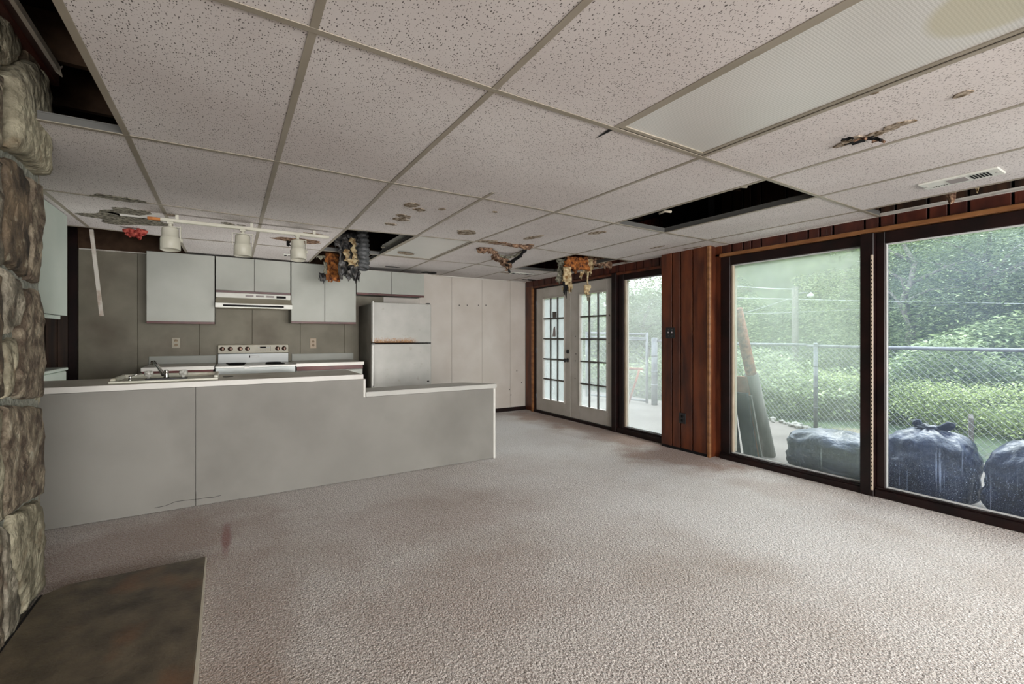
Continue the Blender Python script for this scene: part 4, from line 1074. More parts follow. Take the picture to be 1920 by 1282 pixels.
t = thing('refrigerator', 'off-white top-freezer refrigerator with rust along the freezer door edge', 'refrigerator', (1.85, 5.95, 0))
fx0, fx1 = 1.472, 2.235; fY = 5.60
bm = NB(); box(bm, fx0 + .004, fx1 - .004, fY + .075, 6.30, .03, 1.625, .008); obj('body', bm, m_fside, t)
bm = NB(); box(bm, fx0 + .01, fx1 - .01, fY + .06, fY + .078, .1, 1.62); obj('door_gasket', bm, m_blackm, t)
bm = NB(); box(bm, fx0, fx1, fY, fY + .06, 1.141, 1.640, .010, 0, 3); fd = obj('freezer_door', bm, m_fridge, t)
bm = NB(); box(bm, fx0, fx1, fY, fY + .06, .10, 1.128, .010, 0, 3); rd = obj('refrigerator_door', bm, m_fridge, t)
bm = NB(); box(bm, fx0 + .0, fx0 + .012, fY - .03, fY + .001, 1.15, 1.652, .003); obj('door_handle', bm, m_stove_w, fd)
bm = NB(); box(bm, fx0 - .004, fx0 + .010, fY - .028, fY + .001, .62, 1.118, .003); obj('door_handle', bm, m_stove_w, rd)
for z0_, z1_ in ((1.15, 1.645), (.12, 1.118)):
    bm = NB(); box(bm, fx0 + .012, fx0 + .018, fY - .004, fY + .001, z0_, z1_); obj('handle_recess', bm, m_blackm, t)
bm = NB(); box(bm, fx1 - .05, fx1 - .01, fY + .02, fY + .08, 1.64, 1.655, .003); obj('hinge_cap', bm, m_black, t)
bm = NB(); box(bm, fx1 - .05, fx1 - .005, fY - .004, fY + .05, 1.127, 1.142, .002); box(bm, fx0 - .012, fx0 + .03, fY - .006, fY + .05, 1.127, 1.142, .002); obj('centre_hinge', bm, m_black, t)
bm = NB(); box(bm, fx1 - .06, fx1 - .03, fY - .0015, fY + .002, .632, .645); obj('badge', bm, m_blackm, rd)

# outlets on the kitchen wall
def outlet(px0, py0, px1, py1, m, label):
    a, b = on(px0, py0, 'y', YB), on(px1, py1, 'y', YB)
    t = thing('power_outlet', label, 'outlet', ((a.x + b.x) / 2, YB, (a.z + b.z) / 2))
    bm = NB(); box(bm, a.x, b.x, YB - .008, YB - .0005, b.z, a.z, .003, 0, 2); obj('plate', bm, m, t)
    cx = (a.x + b.x) / 2; cz0 = (a.z + b.z) / 2
    for s in (-1, 1):
        bm = NB(); lathe(bm, (cx, YB - .008, cz0 + s * .024), [(.016, 0), (.016, -.003), (.002, -.0035)], (0, 1, 0), 16); so = obj('socket', bm, m_plate2, t)
        bm = NB()
        for q in (-1, 1): box(bm, cx + q * .006 - .0015, cx + q * .006 + .0015, YB - .0125, YB - .011, cz0 + s * .024 - .004, cz0 + s * .024 + .006)
        obj('slots', bm, m_blackm, so)
outlet(322, 633, 338, 652, m_plate, 'beige wall outlet above the backsplash under the single-door cabinet')
outlet(581, 634, 593, 653, m_plate2, 'tan wall outlet between the range and the refrigerator')
# switch plate and outlet on the pier
def pier_plate(px0, py0, px1, py1, label, cat, name, sw):
    a, b = on(px0, py0, 'x', PX), on(px1, py1, 'x', PX)
    t = thing(name, label, cat, (PX, (a.y + b.y) / 2, (a.z + b.z) / 2))
    bm = NB(); box(bm, PX - .007, PX - .0005, b.y, a.y, b.z, a.z, .003, 0, 2); obj('plate', bm, m_black, t)
    cy0, cz0 = (a.y + b.y) / 2, (a.z + b.z) / 2
    if sw:
        for s in (-1, 1):
            bm = NB(); box(bm, PX - .018, PX - .006, cy0 + s * .024 - .005, cy0 + s * .024 + .005, cz0 - .004, cz0 + .014, .002); obj('toggle', bm, m_ventg, t)
            for q in (-1, 1):
                bm = NB(); lathe(bm, (PX - .007, cy0 + s * .024, cz0 + q * .034), [(.004, 0), (.003, -.002)], (1, 0, 0), 8); obj('screw', bm, m_galv, t)
    else:
        for s in (-1, 1):
            bm = NB(); lathe(bm, (PX - .007, cy0, cz0 + s * .022), [(.015, 0), (.015, -.003), (.002, -.0035)], (1, 0, 0), 14); obj('socket', bm, m_blackm, t)
pier_plate(1249, 614, 1266, 634, 'black double light switch plate on the wood pier', 'switch', 'light_switch', True)
pier_plate(1274, 773, 1286, 795, 'black wall outlet low on the wood pier', 'outlet', 'power_outlet', False)

# ------------------------------------------------------------------ left alcove: cabinet and appliance
t = thing('wall_cabinet', 'pale greenish wall cabinet beside the stone chimney breast', 'cabinet', (-1.4, 4.1, 1.37))
bm = NB(); box(bm, XL, -1.06, 3.40, 4.66, 1.372, 2.126); obj('body', bm, m_cab_edge, t)
bm = NB(); box(bm, -1.058, -1.04, 3.40, 4.668, 1.374, 2.124, .002); obj('door', bm, m_cab_w, t)
bm = NB(); box(bm, -1.085, -1.062, 3.40, 4.60, 1.345, 1.371, .002); obj('light_rail', bm, m_cab_w, t)
bm = NB(); box(bm, XL, -1.2, 3.40, 4.64, 1.35, 1.371); obj('underside', bm, m_blackm, t)
t = thing('laundry_appliance', 'white laundry appliance with an overhanging lid behind the peninsula worktop', 'appliance', (-1.46, 4.95, 0))
bm = NB(); box(bm, XL + .02, -1.185, 4.60, 5.30, .02, .928, .012, 0, 2); obj('body', bm, m_cab_w, t)
bm = NB(); box(bm, XL + .02, -1.175, 4.59, 5.305, .932, .957, .008, 0, 2); obj('lid', bm, m_cab_w, t)

# ------------------------------------------------------------------ stone chimney breast
FX = -.755
YE = 3.03
bm = NB(); box(bm, XL + .013, FX - .014, .9, YE - .03, 0, 2.395)
t = thing('stone_fireplace', 'rough field-stone chimney breast with grey mortar beside the hearth', 'fireplace', (-1.25, 1.9, 0))
bmc = bm; core = obj('mortar_core', bmc, m_mortar, t)
def stone(outline, mat, seed, depth=.045, face='x', back=.07, name='stone'):
    """outline = (u, z) on the face plane, puffed outwards with a chipped surface"""
    n0 = len(outline)
    pts = []
    for k in range(n0):
        a = Vector(outline[k]); b = Vector(outline[(k + 1) % n0]); m = max(1, int((b - a).length / .02))
        for q in range(m): pts.append(a.lerp(b, q / m))
    c = sum(pts, Vector((0, 0))) / len(pts)
    pts = [p + (Vector((noise.noise(Vector((p.x * 22, p.y * 22, seed))), noise.noise(Vector((p.y * 22, p.x * 22, seed + 5))))) * .010) for p in pts]
    bm = NB()
    def P(u, z, o):
        return (FX + o, u, z) if face == 'x' else (u, YE + o, z)
    rings = []
    for sc, o in ((1.0, -back), (1.0, -.012), (.985, .006), (.95, .014), (.84, .018), (.6, .020), (.3, .020)):
        ring = []
        for p in pts:
            q = c + (p - c) * sc
            nn = noise.noise(Vector((q.x * 16, q.y * 9, seed * 3.3))) + .5 * noise.noise(Vector((q.x * 40, q.y * 26, seed)))
            ring.append(bm.verts.new(P(q.x, q.y, (o if o < -.02 else o * depth / .045 * 1.0 + nn * (.010 if o > .012 else .004)))))
        rings.append(ring)
    m = len(pts)
    for i in range(len(rings) - 1):
        for k in range(m):
            f = bm.faces.new([rings[i][k], rings[i][(k + 1) % m], rings[i + 1][(k + 1) % m], rings[i + 1][k]]); f.smooth = i > 1
    f = bm.faces.new(rings[-1]); bm.faces.new(rings[0][::-1])
    return obj(name, bm, mat, t)
def S_(pts): return [(on(x, y, 'x', FX).y, on(x, y, 'x', FX).z) for x, y in pts]
SP = [
 ([(-30, 20), (0, 28), (30, 74), (33, 100), (12, 118), (0, 122), (-30, 120)], 2),
 ([(40, 82), (74, 126), (76, 150), (66, 140), (52, 118), (38, 108)], 3),
 ([(3, 140), (22, 112), (40, 110), (58, 124), (72, 160), (76, 250), (72, 330), (58, 318), (36, 296), (0, 276)], 2),
 ([(0, 295), (20, 298), (34, 310), (46, 345), (44, 440), (44, 520), (28, 506), (0, 488)], 3),
 ([(50, 330), (73, 346), (76, 400), (76, 440), (66, 532), (50, 524), (50, 440)], 1),
 ([(0, 502), (30, 524), (36, 560), (28, 610), (6, 628), (0, 626)], 0),
 ([(40, 545), (62, 540), (76, 566), (76, 660), (76, 744), (48, 748), (20, 744), (30, 660), (32, 600)], 1),
 ([(0, 640), (20, 632), (24, 650), (14, 744), (0, 746)], 2),
 ([(0, 762), (30, 760), (72, 764), (77, 800), (77, 925), (40, 945), (4, 972), (0, 970)], 1),
 ([(20, 965), (68, 938), (76, 960), (79, 1100), (40, 1150), (14, 1060), (10, 1000)], 2),
 ([(0, 985), (8, 1000), (12, 1060), (30, 1130), (30, 1172), (0, 1214)], 0),
 ([(-60, 150), (-4, 140), (-4, 280), (-60, 290)], 1), ([(-60, 300), (-4, 300), (-4, 500), (-60, 500)], 0),
 ([(-60, 512), (-4, 512), (-4, 750), (-60, 750)], 3), ([(-60, 765), (-4, 765), (-4, 980), (-60, 990)], 2), ([(-60, 1000), (-4, 995), (-4, 1240), (-60, 1300)], 1),
 ([(-4, 60), (14, 66), (-2, 76)], 3),
]
for k, (pl, mi) in enumerate(SP): stone(S_(pl), m_stone[mi], k + 1, depth=.13 if k == 2 else .045)
# further stones of the face towards the photographer and the end face
rr = random.Random(3)
z = .03; row = 0
while z < 2.3:
    h = rr.uniform(.17, .32); y = .92 + (row % 2) * .05
    while y < 2.30:
        wd = rr.uniform(.20, .38); y1 = min(y + wd, 2.33)
        if y1 - y > .08:
            stone([(y + .012, z + .012 + rr.uniform(0, .02)), ((y + y1) / 2, z + .01), (y1 - .012, z + .012), (y1 - .012, z + h - .015 - rr.uniform(0, .02)), ((y + y1) / 2, z + h - .01), (y + .012, z + h - .018)], m_stone[rr.randrange(4)], 100 + row * 10 + int(y * 10), name='stone')
        y = y1
    z += h; row += 1
z = .03; row = 0
while z < 2.3:
    h = rr.uniform(.2, .34); x = XL + .02
    while x < FX - .06:
        x1 = min(x + rr.uniform(.22, .36), FX - .005)
        stone([(x + .01, z + .01), (x1 - .01, z + .012), (x1 - .012, z + h - .014), (x + .012, z + h - .01)], m_stone[rr.randrange(4)], 300 + row * 10 + int(x * 10), face='y', depth=.02)
        x = x1
    z += h; row += 1
# timber beam and broken moulding round its top
bm = NB(); box(bm, FX - .05, FX + .045, .9, 3.06, 2.44, 2.53, .004)
tag(obj('chimney_beam', bm, m_beam, base=(FX, 2, 2.40)), 'dark red-brown timber board capping the stone chimney breast', 'beam')
a = on(105, 128, 'x', FX + .05)
bm = NB(); box(bm, FX + .045, FX + .062, .9, a.y, a.z - .012, a.z + .022, .002)
extr(bm, [(FX + .046, a.y, a.z + .02), (FX + .062, a.y, a.z + .02), (FX + .062, a.y + .05, a.z - .015), (FX + .046, a.y, a.z - .012)], (-.004, 0, 0))
tag(obj('beam_moulding', bm, m_off, base=(FX + .05, 2, a.z)), 'long pale moulding strip along the red-brown beam', 'moulding')
a = on(117, 123, 'y', 3.075); b = on(66, 160, 'y', 3.075)
bm = NB(); d_ = (b - a).normalized(); n_ = Vector((-d_.z, 0, d_.x))
extr(bm, [a, a + n_ * .004 + d_ * .02, a + n_ * .018 + d_ * .05, b + n_ * .018, b - n_ * .014, a - n_ * .012 + d_ * .04], (0, .012, 0))
tag(obj('broken_moulding', bm, m_off, base=b), 'short broken pale moulding tilted across the end of the beam', 'moulding')
# hearth
hx1, hy1 = -.113, 2.952
bm = NB(); prism(bm, [(FX + .012, .8), (hx1 + .012, .8), (hx1, hy1), (-.66, hy1 + .012), (FX + .012, hy1 - .06)], .0, .034)
bmesh.ops.bevel(bm, geom=[e for e in bm.edges if min(v.co.z for v in e.verts) > .03], offset=.004, segments=1, affect='EDGES')
t = tag(obj('hearth_slab', bm, m_hearth, base=(-.43, 1.9, 0)), 'flat brown stone hearth slab on the carpet in front of the fireplace', 'hearth')
bm = NB(); extr(bm, [(hx1 + .0125, .8, .002), (hx1 + .0305, .8, .002), (hx1 + .006, hy1, .002), (hx1 + .0005, hy1, .002)], (0, 0, .030)); obj('edge_strip', bm, m_strip, t)
bm = NB(); extr(bm, [(FX + .016, .9, .035), (FX + .024, .9, .035), (FX + .026, hy1 - .05, .035), (FX + .018, hy1 - .06, .035)], (0, 0, .002)); obj('joint_shadow_line', bm, m_blackm, t)

# ------------------------------------------------------------------ outside : ground, patio, fence
def smooth(a, b, x):
    t = max(0.0, min(1.0, (x - a) / (b - a))); return t * t * (3 - 2 * t)
# fence line from A (towards the camera side) to B
FA, FB, FC = Vector((5.9, -1.4)), Vector((6.98, 3.28)), Vector((6.75, 6.2))
def gz(x, y):
    """ground height"""
    d = x * SYAW + y * CYAW; r = x * CYAW - y * SYAW
    px = CX + F * r / max(d, .5)
    dist = math.hypot(x - 4.3, max(0, 0))
    edge = 7.3
    z = -.12 - .0 * dist
    z -= 1.1 * smooth(8.0, 15.0, x) * smooth(-1, 6, y)
    hill = smooth(14, 46, math.hypot(x, y))
    top = 4.2 + 11.5 * smooth(1230, 1420, px)
    side = smooth(1560, 1800, px)
    near = smooth(8.2 , 30, math.hypot(x, y)) * 9.0 * side
    z += max(hill * (top + 1.2), near) if px > 0 else hill * top
    z += .25 * noise.noise(Vector((x * .35, y * .35, 0))) * smooth(8, 12, x)
    return z
bm = NB(); n = 90
X0, X1, Y0_, Y1_ = 4.5, 75.0, -14.0, 70.0
G = {}
for i in range(n + 1):
    for j in range(n + 1):
        s = (i / n) ** 1.7; x = X0 + (X1 - X0) * s
        yy = Y0_ + (Y1_ - Y0_) * j / n
        G[i, j] = bm.verts.new((x, yy, gz(x, yy) - .03))
for i in range(n):
    for j in range(n):
        f = bm.faces.new([G[i, j], G[i + 1, j], G[i + 1, j + 1], G[i, j + 1]]); f.smooth = True
struct('ground', bm, m_soil)
bm = NB(); prism(bm, [(4.38, -4), (5.6, -4), (5.9, -1.4), (6.75, 2.6), (7.25, 4.6), (7.3, 8.8), (4.38, 10.5)], -.20, -.06)
struct('patio_slab', bm, m_conc)
rk = random.Random(11)
rub = thing('rubble_edge', 'line of pale broken rubble along the patio edge under the fence', 'rubble', (7.0, 4.0, -.1))
for k in range(60):
    s = k / 60; x = 6.55 + .75 * min(1, s * 1.3) + rk.uniform(-.08, .08); y = 2.3 + 3.4 * s + rk.uniform(-.05, .05); r0 = rk.uniform(.025, .06)
    bm = NB(); bmesh.ops.create_icosphere(bm, subdivisions=1, radius=r0)
    for v in bm.verts: v.co = Vector((v.co.x * rk.uniform(.7, 1.3), v.co.y * rk.uniform(.7, 1.3), v.co.z * .7)) + Vector((x, y, -.06 + r0 * .4))
    obj('rubble_piece', bm, m_rubble, rub)

def chain_link(A, B, z0, z1, name_post, label, posts, topr=.021, pitch=.075, cat='fence', parts=True):
    t = thing('chain_link_fence', label, cat, ((A.x + B.x) / 2, (A.y + B.y) / 2, z0))
    D = B - A; Ln = D.length; u = D / Ln
    def P(s, z, o=0): return (A.x + u.x * s - u.y * o, A.y + u.y * s + u.x * o, z)
    bm = NB(); tube(bm, [P(0, z1), P(Ln, z1)], topr, 10); obj('top_rail', bm, m_galv, t)
    for s in posts:
        bm = NB(); tube(bm, [P(s, z0 - .05, .03), P(s, z1 + .02, .03)], .027, 10); lathe(bm, P(s, z1 + .02, .03), [(.03, 0), (.03, .01), (.012, .03)], n=10)
        for zz in (.25, .5, .75, 1.0): tube(bm, [P(s - .001, z0 + zz * (z1 - z0), .03), P(s - .001, z0 + zz * (z1 - z0) + .012, .03)], .031, 10)
        obj('post', bm, m_galv, t)
    verts, faces = [], []
    hgt = z1 - z0; rw = .0014
    def wire(p, q):
        p = Vector(p); q = Vector(q); d = (q - p).normalized(); a = Vector((-u.y, u.x, 0)) * rw; b = d.cross(a).normalized() * rw
        base = len(verts)
        for e in (p, q):
            for m_ in (a + b, a - b, -a - b, -a + b): verts.append(e + m_)
        for k in range(4): faces.append((base + k, base + (k + 1) % 4, base + 4 + (k + 1) % 4, base + 4 + k))
    s = -hgt
    while s < Ln:
        for sgn in (1, -1):
            a0, a1 = (s, s + hgt) if sgn == 1 else (s + hgt, s)
            za, zb = z0, z1
            p0, p1 = a0, a1
            # clip along the run
            def clip(sv, zv, s2, z2):
                if sv < 0: return 0, zv + (z2 - zv) * (0 - sv) / (s2 - sv)
                if sv > Ln: return Ln, zv + (z2 - zv) * (Ln - sv) / (s2 - sv)
                return sv, zv
            q0 = clip(p0, za, p1, zb); q1 = clip(p1, zb, p0, za)
            if abs(q0[0] - q1[0]) > .02: wire(P(q0[0], q0[1], sgn * .002), P(q1[0], q1[1], sgn * .002))
        s += pitch
    me = bpy.data.meshes.new('wire_mesh'); me.from_pydata([tuple(v) for v in verts], [], faces)
    o = link_mesh('wire_mesh', me, m_wire, t); o['kind'] = 'stuff'
    return t
zt = 1.10
L1 = (FB - FA).length
chain_link(FA, FB, -.06, 1.085, 'post', 'galvanised chain-link fence with a top rail behind the bin bags', [L1 - .15, L1 - 3.6])
FB2 = Vector((7.25, 4.75))
chain_link(FB, FB2, -.06, 1.10, 'post', 'short return of chain-link fence behind the rusted leaning post', [1.4])
# gate seen through the sidelight
GA, GB = far(1100, 9.6), far(1213, 8.6)
t = thing('garden_gate', 'grey tubular yard gate seen through the narrow pane beside the french doors', 'gate', ((GA.x + GB.x) / 2, (GA.y + GB.y) / 2, -.06))
bm = NB(); tube(bm, [(GA.x, GA.y, 1.30), (GB.x, GB.y, 1.26)], .022, 10); obj('top_rail', bm, m_galv, t)
bm = NB(); tube(bm, [(GA.x, GA.y, 1.22), (GB.x, GB.y, 1.19)], .014, 8); obj('second_rail', bm, m_galv, t)
bm = NB(); tube(bm, [(GB.x, GB.y, -.04), (GB.x, GB.y, 1.30)], .026, 10); obj('gate_stile', bm, m_galv, t)
bm = NB(); tube(bm, [(GA.x, GA.y, -.0), (GB.x, GB.y, -.0)], .02, 8); obj('bottom_rail', bm, m_galv, t)
bm = NB(); tube(bm, [(GA.x, GA.y, -.04), (GA.x, GA.y, 1.32)], .026, 10); obj('gate_stile', bm, m_galv, t)
GP_ = far(1227, 8.5)
t = thing('gate_post', 'thick grey gate post beside the tubular yard gate', 'post', (GP_.x, GP_.y, -.06))
bm = NB(); tube(bm, [(GP_.x, GP_.y, -.08), (GP_.x, GP_.y, 1.20)], .055, 14); obj('pole', bm, m_galv, t)
for z in (.3, .55, .85):
    bm = NB(); tube(bm, [(GP_.x, GP_.y, z), (GP_.x, GP_.y, z + .03)], .062, 14); obj('strap', bm, m_galv, t)
A_, B_ = Vector(far(1227, 8.55)[:2]), Vector((7.25, 4.75))
chain_link(B_, Vector((GP_.x, GP_.y)), -.06, 1.14, 'post', 'chain-link fence run that meets the thick gate post', [.9])
chain_link(Vector((GA.x, GA.y)), Vector((GB.x - .02, GB.y)), .02, 1.16, 'post', 'chain-link infill of the yard gate beside the thick gate post', [], pitch=.11)
q0, q1 = far(1150, 8.0), far(1206, 7.8)
t = thing('rusted_frame', 'low rust-red metal frame standing by the yard gate', 'frame', (q0.x, q0.y, -.06))
bm = NB(); tube(bm, [(q0.x, q0.y, .66), (q1.x, q1.y, .66)], .022, 8); obj('top_bar', bm, m_rustpost, t)
bm = NB(); tube(bm, [(q1.x - .10, q1.y, .65), (q1.x - .16, q1.y + .02, .45), (q1.x - .32, q1.y + .1, -.06)], .018, 8); obj('leg', bm, m_rustpost, t)
bm = NB(); tube(bm, [(q0.x + .02, q0.y, .65), (q0.x - .02, q0.y, -.06)], .018, 8); obj('leg', bm, m_rustpost, t)
# weathered stake
q = far(1823, 5.0)
bm = NB(); 
extr(bm, [(q.x - .028, q.y - .02, -.2), (q.x + .028, q.y + .0, -.2), (q.x + .028, q.y + .04, -.2), (q.x - .028, q.y + .02, -.2)], (0, 0, .52 + .02))
for v in bm.verts:
    if v.co.z > 0: v.co.z += .02 * (v.co.x - q.x) / .028
tag(obj('wooden_stake', bm, m_pole, base=(q.x, q.y, -.2)), 'short weathered wooden stake standing behind the bin bags', 'stake')

# leaning things outside the fixed pane
t = thing('leaning_post', 'tall rust-red and grey post leaning outside the fixed window pane', 'post', (4.93, 2.72, -.06))
a = Vector((4.37, 2.715, 1.50)); b = Vector((4.90, 2.68, -.055)); mid = a.lerp(b, .45)
bm = NB(); tube(bm, [a, mid], .052, 10); obj('rusted_upper', bm, m_rustpost, t)
bm = NB(); ww = Vector((0, .058, 0)); dd_ = (b - mid).normalized(); nn_ = dd_.cross(ww).normalized() * .035
tube(bm, [mid - dd_ * .03, b], .066, 12); obj('grey_lower', bm, m_greypost, t)
def leaning_board(name, label, y0, y1, ztop, xt, xb, m, th=.03, col2=None):
    bm = NB(); extr(bm, [(xt, y0, ztop), (xt, y1, ztop), (xb, y1, -.055), (xb, y0, -.055)], (th, 0, .004))
    return tag(obj(name, bm, m, base=((xt + xb) / 2, (y0 + y1) / 2, -.055)), label, 'board')
leaning_board('red_brown_board', 'red-brown board end leaning behind the blackened boards by the window pane', 2.71, 2.88, .80, 4.53, 4.78, m_redbd)
leaning_board('blackened_board', 'wide blackened board leaning outside the pane, beside the pier', 2.80, 2.93, .66, 4.42, 4.56, m_darkbd)
leaning_board('blackened_board', 'blackened board leaning outside the pane, next to the rust-red post', 2.655, 2.79, .64, 4.44, 4.62, m_darkbd)
leaning_board('pale_batten', 'thin pale batten leaning between the blackened boards and the post', 2.62, 2.645, .62, 4.46, 4.66, m_greypost, .02)

# bin bags
def bag(cx, cy_, rx, ry, h, seed, label, knot=None, ridge=()):
    t = thing('bin_bag', label, 'bin bag', (cx, cy_, -.06))
    bm = NB(); bmesh.ops.create_uvsphere(bm, u_segments=84, v_segments=52, radius=1)
    kx, ky = knot or (0, 0)
    for v in bm.verts:
        p = v.co.copy(); th = math.atan2(p.y, p.x)
        zz = p.z
        rad = (1 - abs(zz) ** (9 if zz < 0 else 3.6)) ** .42
        sq = 1 / max(abs(math.cos(th)), abs(math.sin(th))) ** .35
        q = Vector((math.cos(th), math.sin(th), zz * 1.3)) * 1.5 + Vector((seed * 7.3, 0, 0))
        lump = 1 + .11 * noise.noise(q) + .05 * noise.noise(q * 2.7)
        pleat = .022 * math.sin(th * 17 + 5 * noise.noise(q * 1.3)) * max(0, zz) ** .7 + .03 * noise.noise(Vector((th * 5, zz * 1.2, seed)))
        x = math.cos(th) * rad * sq * (lump + pleat); y = math.sin(th) * rad * sq * (lump + pleat)
        
        k = max(0, zz) ** 3
        H_ = (zz * .5 + .5)
        H_ = H_ ** .85 * (1 + .05 * noise.noise(q * 1.9)) + (.05 * k)
        v.co = Vector((cx + x * rx + kx * k * .6, cy_ + y * ry + ky * k * .6, -.058 + max(0, H_) * h))
    for f in bm.faces: f.smooth = True
    body = obj('sack', bm, m_bag, t)
    if knot is not None:
        bm = NB(); top = Vector((cx + kx, cy_ + ky, -.058 + h * 1.02))
        bmesh.ops.create_uvsphere(bm, u_segments=20, v_segments=12, radius=1)
        for v in bm.verts:
            p = v.co.copy(); nn = noise.noise(p * 2.2 + Vector((seed, 0, 0)))
            v.co = top + Vector((p.x * .05, p.y * .07, p.z * .035 + .01)) * (1 + .45 * nn)
        for f in bm.faces: f.smooth = True
        obj('knot', bm, m_bag, body)
        for s, ln in ((-1, .13), (1, .05)):
            bm = NB(); P0 = top + Vector((0, s * .03, .01)); P = [P0, P0 + Vector((0, s * ln * .4, .015)), P0 + Vector((0, s * ln * .8, .05)), P0 + Vector((0, s * ln, .062))]
            tube(bm, P, [.018, .03, .034, .012], 10)
            for v in bm.verts: v.co.x = top.x + (v.co.x - top.x) * .5
            obj('tied_ear', bm, m_bag, body)
bag(4.67, 1.90, .28, .44, .40, 1, 'low slumped black bin bag outside the fixed pane, near the leaning post')
bag(4.65, 1.28, .27, .265, .53, 2, 'full black bin bag with a tied knot standing outside the sliding door, beside its stile', knot=(.0, .03))
bag(4.65, .72, .27, .265, .55, 3, 'full black bin bag with bunched shiny neck, second along the sliding door', knot=(.0, -.10))
bag(4.70, .13, .25, .27, .5, 4, 'black bin bag at the far end of the row along the sliding door', knot=(.0, .0))

# ------------------------------------------------------------------ foliage
def leaves_mesh(name, C, Sz, mat, parent=None, seed=0, droop=.4, aspect=.38):
    """C: (n,3) leaf centres, Sz: (n,) length. each leaf a folded quad"""
    rs = np.random.RandomState(seed); n = len(C)
    az = rs.rand(n) * 2 * np.pi; el = -droop * rs.rand(n) + .25 * (rs.rand(n) - .3)
    d = np.c_[np.cos(az) * np.cos(el), np.sin(az) * np.cos(el), np.sin(el)]
    s = np.c_[-np.sin(az), np.cos(az), (rs.rand(n) - .5) * .9]; s /= np.linalg.norm(s, axis=1)[:, None]
    hl = (Sz / 2)[:, None]; hw = (Sz * aspect / 2)[:, None]
    V = np.empty((n, 4, 3)); V[:, 0] = C - d * hl; V[:, 1] = C + s * hw - np.array([0, 0, .1]) * hw; V[:, 2] = C + d * hl - np.array([0, 0, .25]) * hl; V[:, 3] = C - s * hw - np.array([0, 0, .1]) * hw
    me = bpy.data.meshes.new(name)
    me.vertices.add(n * 4); me.loops.add(n * 4); me.polygons.add(n)
    me.vertices.foreach_set('co', V.ravel())
    me.loops.foreach_set('vertex_index', np.arange(n * 4, dtype=np.int32))
    me.polygons.foreach_set('loop_start', np.arange(0, n * 4, 4, dtype=np.int32))
    me.polygons.foreach_set('loop_total', np.full(n, 4, dtype=np.int32))
    me.update()
    at = me.attributes.new('tint', 'FLOAT', 'FACE')
    at.data.foreach_set('value', np.clip(rs.normal(.5, .22, n), 0, 1).astype(np.float32))
    o = link_mesh(name, me, mat, parent)
    return o
def crown_points(c, r, n_clump, per, rs, clump_r=.35, shell=.55, flat=1.0):
    u = rs.normal(size=(n_clump, 3)); u /= np.linalg.norm(u, axis=1)[:, None]
    rad = shell + (1 - shell) * rs.rand(n_clump) ** .5
    K = np.array(c) + u * rad[:, None] * np.array(r)
    P = np.repeat(K, per, 0) + rs.normal(size=(n_clump * per, 3)) * clump_r * np.array([1, 1, .35 * flat])
    return P
def tree(name, px, dep, zc, r, label, mat, n_clump=260, per=40, leaf=.11, trunk_r=.12, seed=1, clump_r=.32, cat='tree', flat=1.0, trunk=True, group=None):
    b = far(px, dep); b.z = gz(b.x, b.y) - .1
    t = thing(name, label, cat, (b.x, b.y, b.z), group)
    rs = np.random.RandomState(seed)
    C = crown_points((b.x, b.y, zc), r, n_clump, per, rs, clump_r, flat=flat)
    C = C[C[:, 2] > b.z + .05]
    leaves_mesh('crown', C, leaf * (.6 + .8 * rs.rand(len(C))), mat, t, seed)
    if trunk:
        bm = NB()
        top = Vector((b.x + .2, b.y, zc + r[2] * .6))
        P = [Vector((b.x, b.y, b.z)).lerp(top, k / 6) + Vector((.12 * math.sin(k * 1.7 + seed), .12 * math.cos(k * 2.1 + seed), 0)) * (k > 0) for k in range(7)]
        tube(bm, P, [trunk_r * (1 - .11 * k) for k in range(7)], 9)
        for k in range(7):
            a = 2 * PI * k / 7 + seed; s = P[2 + k % 4]
            e = s + Vector((math.cos(a) * r[0] * .7, math.sin(a) * r[1] * .7, r[2] * (.1 + .35 * R.random())))
            tube(bm, [s, s.lerp(e, .5) + Vector((0, 0, .15)), e], [trunk_r * .4, trunk_r * .25, trunk_r * .1], 6)
        obj('trunk', bm, m_bark, t)
    return t
# the wooded slope : one continuous mass
rs = np.random.RandomState(42)
N_ = 360000
pxs = 1000 + rs.rand(N_) ** 1.2 * 1800; dep = 7.4 + 38 * rs.rand(N_) ** 1.35
C = []
for px, d in zip(pxs, dep):
    r_ = (px - CX) / F; x = d * (SYAW + r_ * CYAW); y = d * (CYAW - r_ * SYAW)
    C.append((x, y))
C = np.array(C)
Zg = np.array([gz(x, y) for x, y in C])
bump = np.array([noise.noise(Vector((x * .45, y * .45, 3.3))) for x, y in C])
keep = (bump > -.60) & (C[:, 0] > 7.45) & ~((C[:, 1] > 5.2) & (dep < 10))
C, Zg, bump = C[keep], Zg[keep], bump[keep]; dk = dep[keep]
hh = np.clip(bump + .55, .15, 1) * (.6 + dk * .085) * rs.rand(len(C)) ** .6
P = np.c_[C, Zg + hh]
o = leaves_mesh('hillside_foliage', P, (.06 + dk * .0065) * (.6 + .8 * rs.rand(len(P))), m_leaf, None, 9)
tag(o, 'dense green leafy growth covering the wooded slope beyond the fence', 'foliage', kind='stuff')

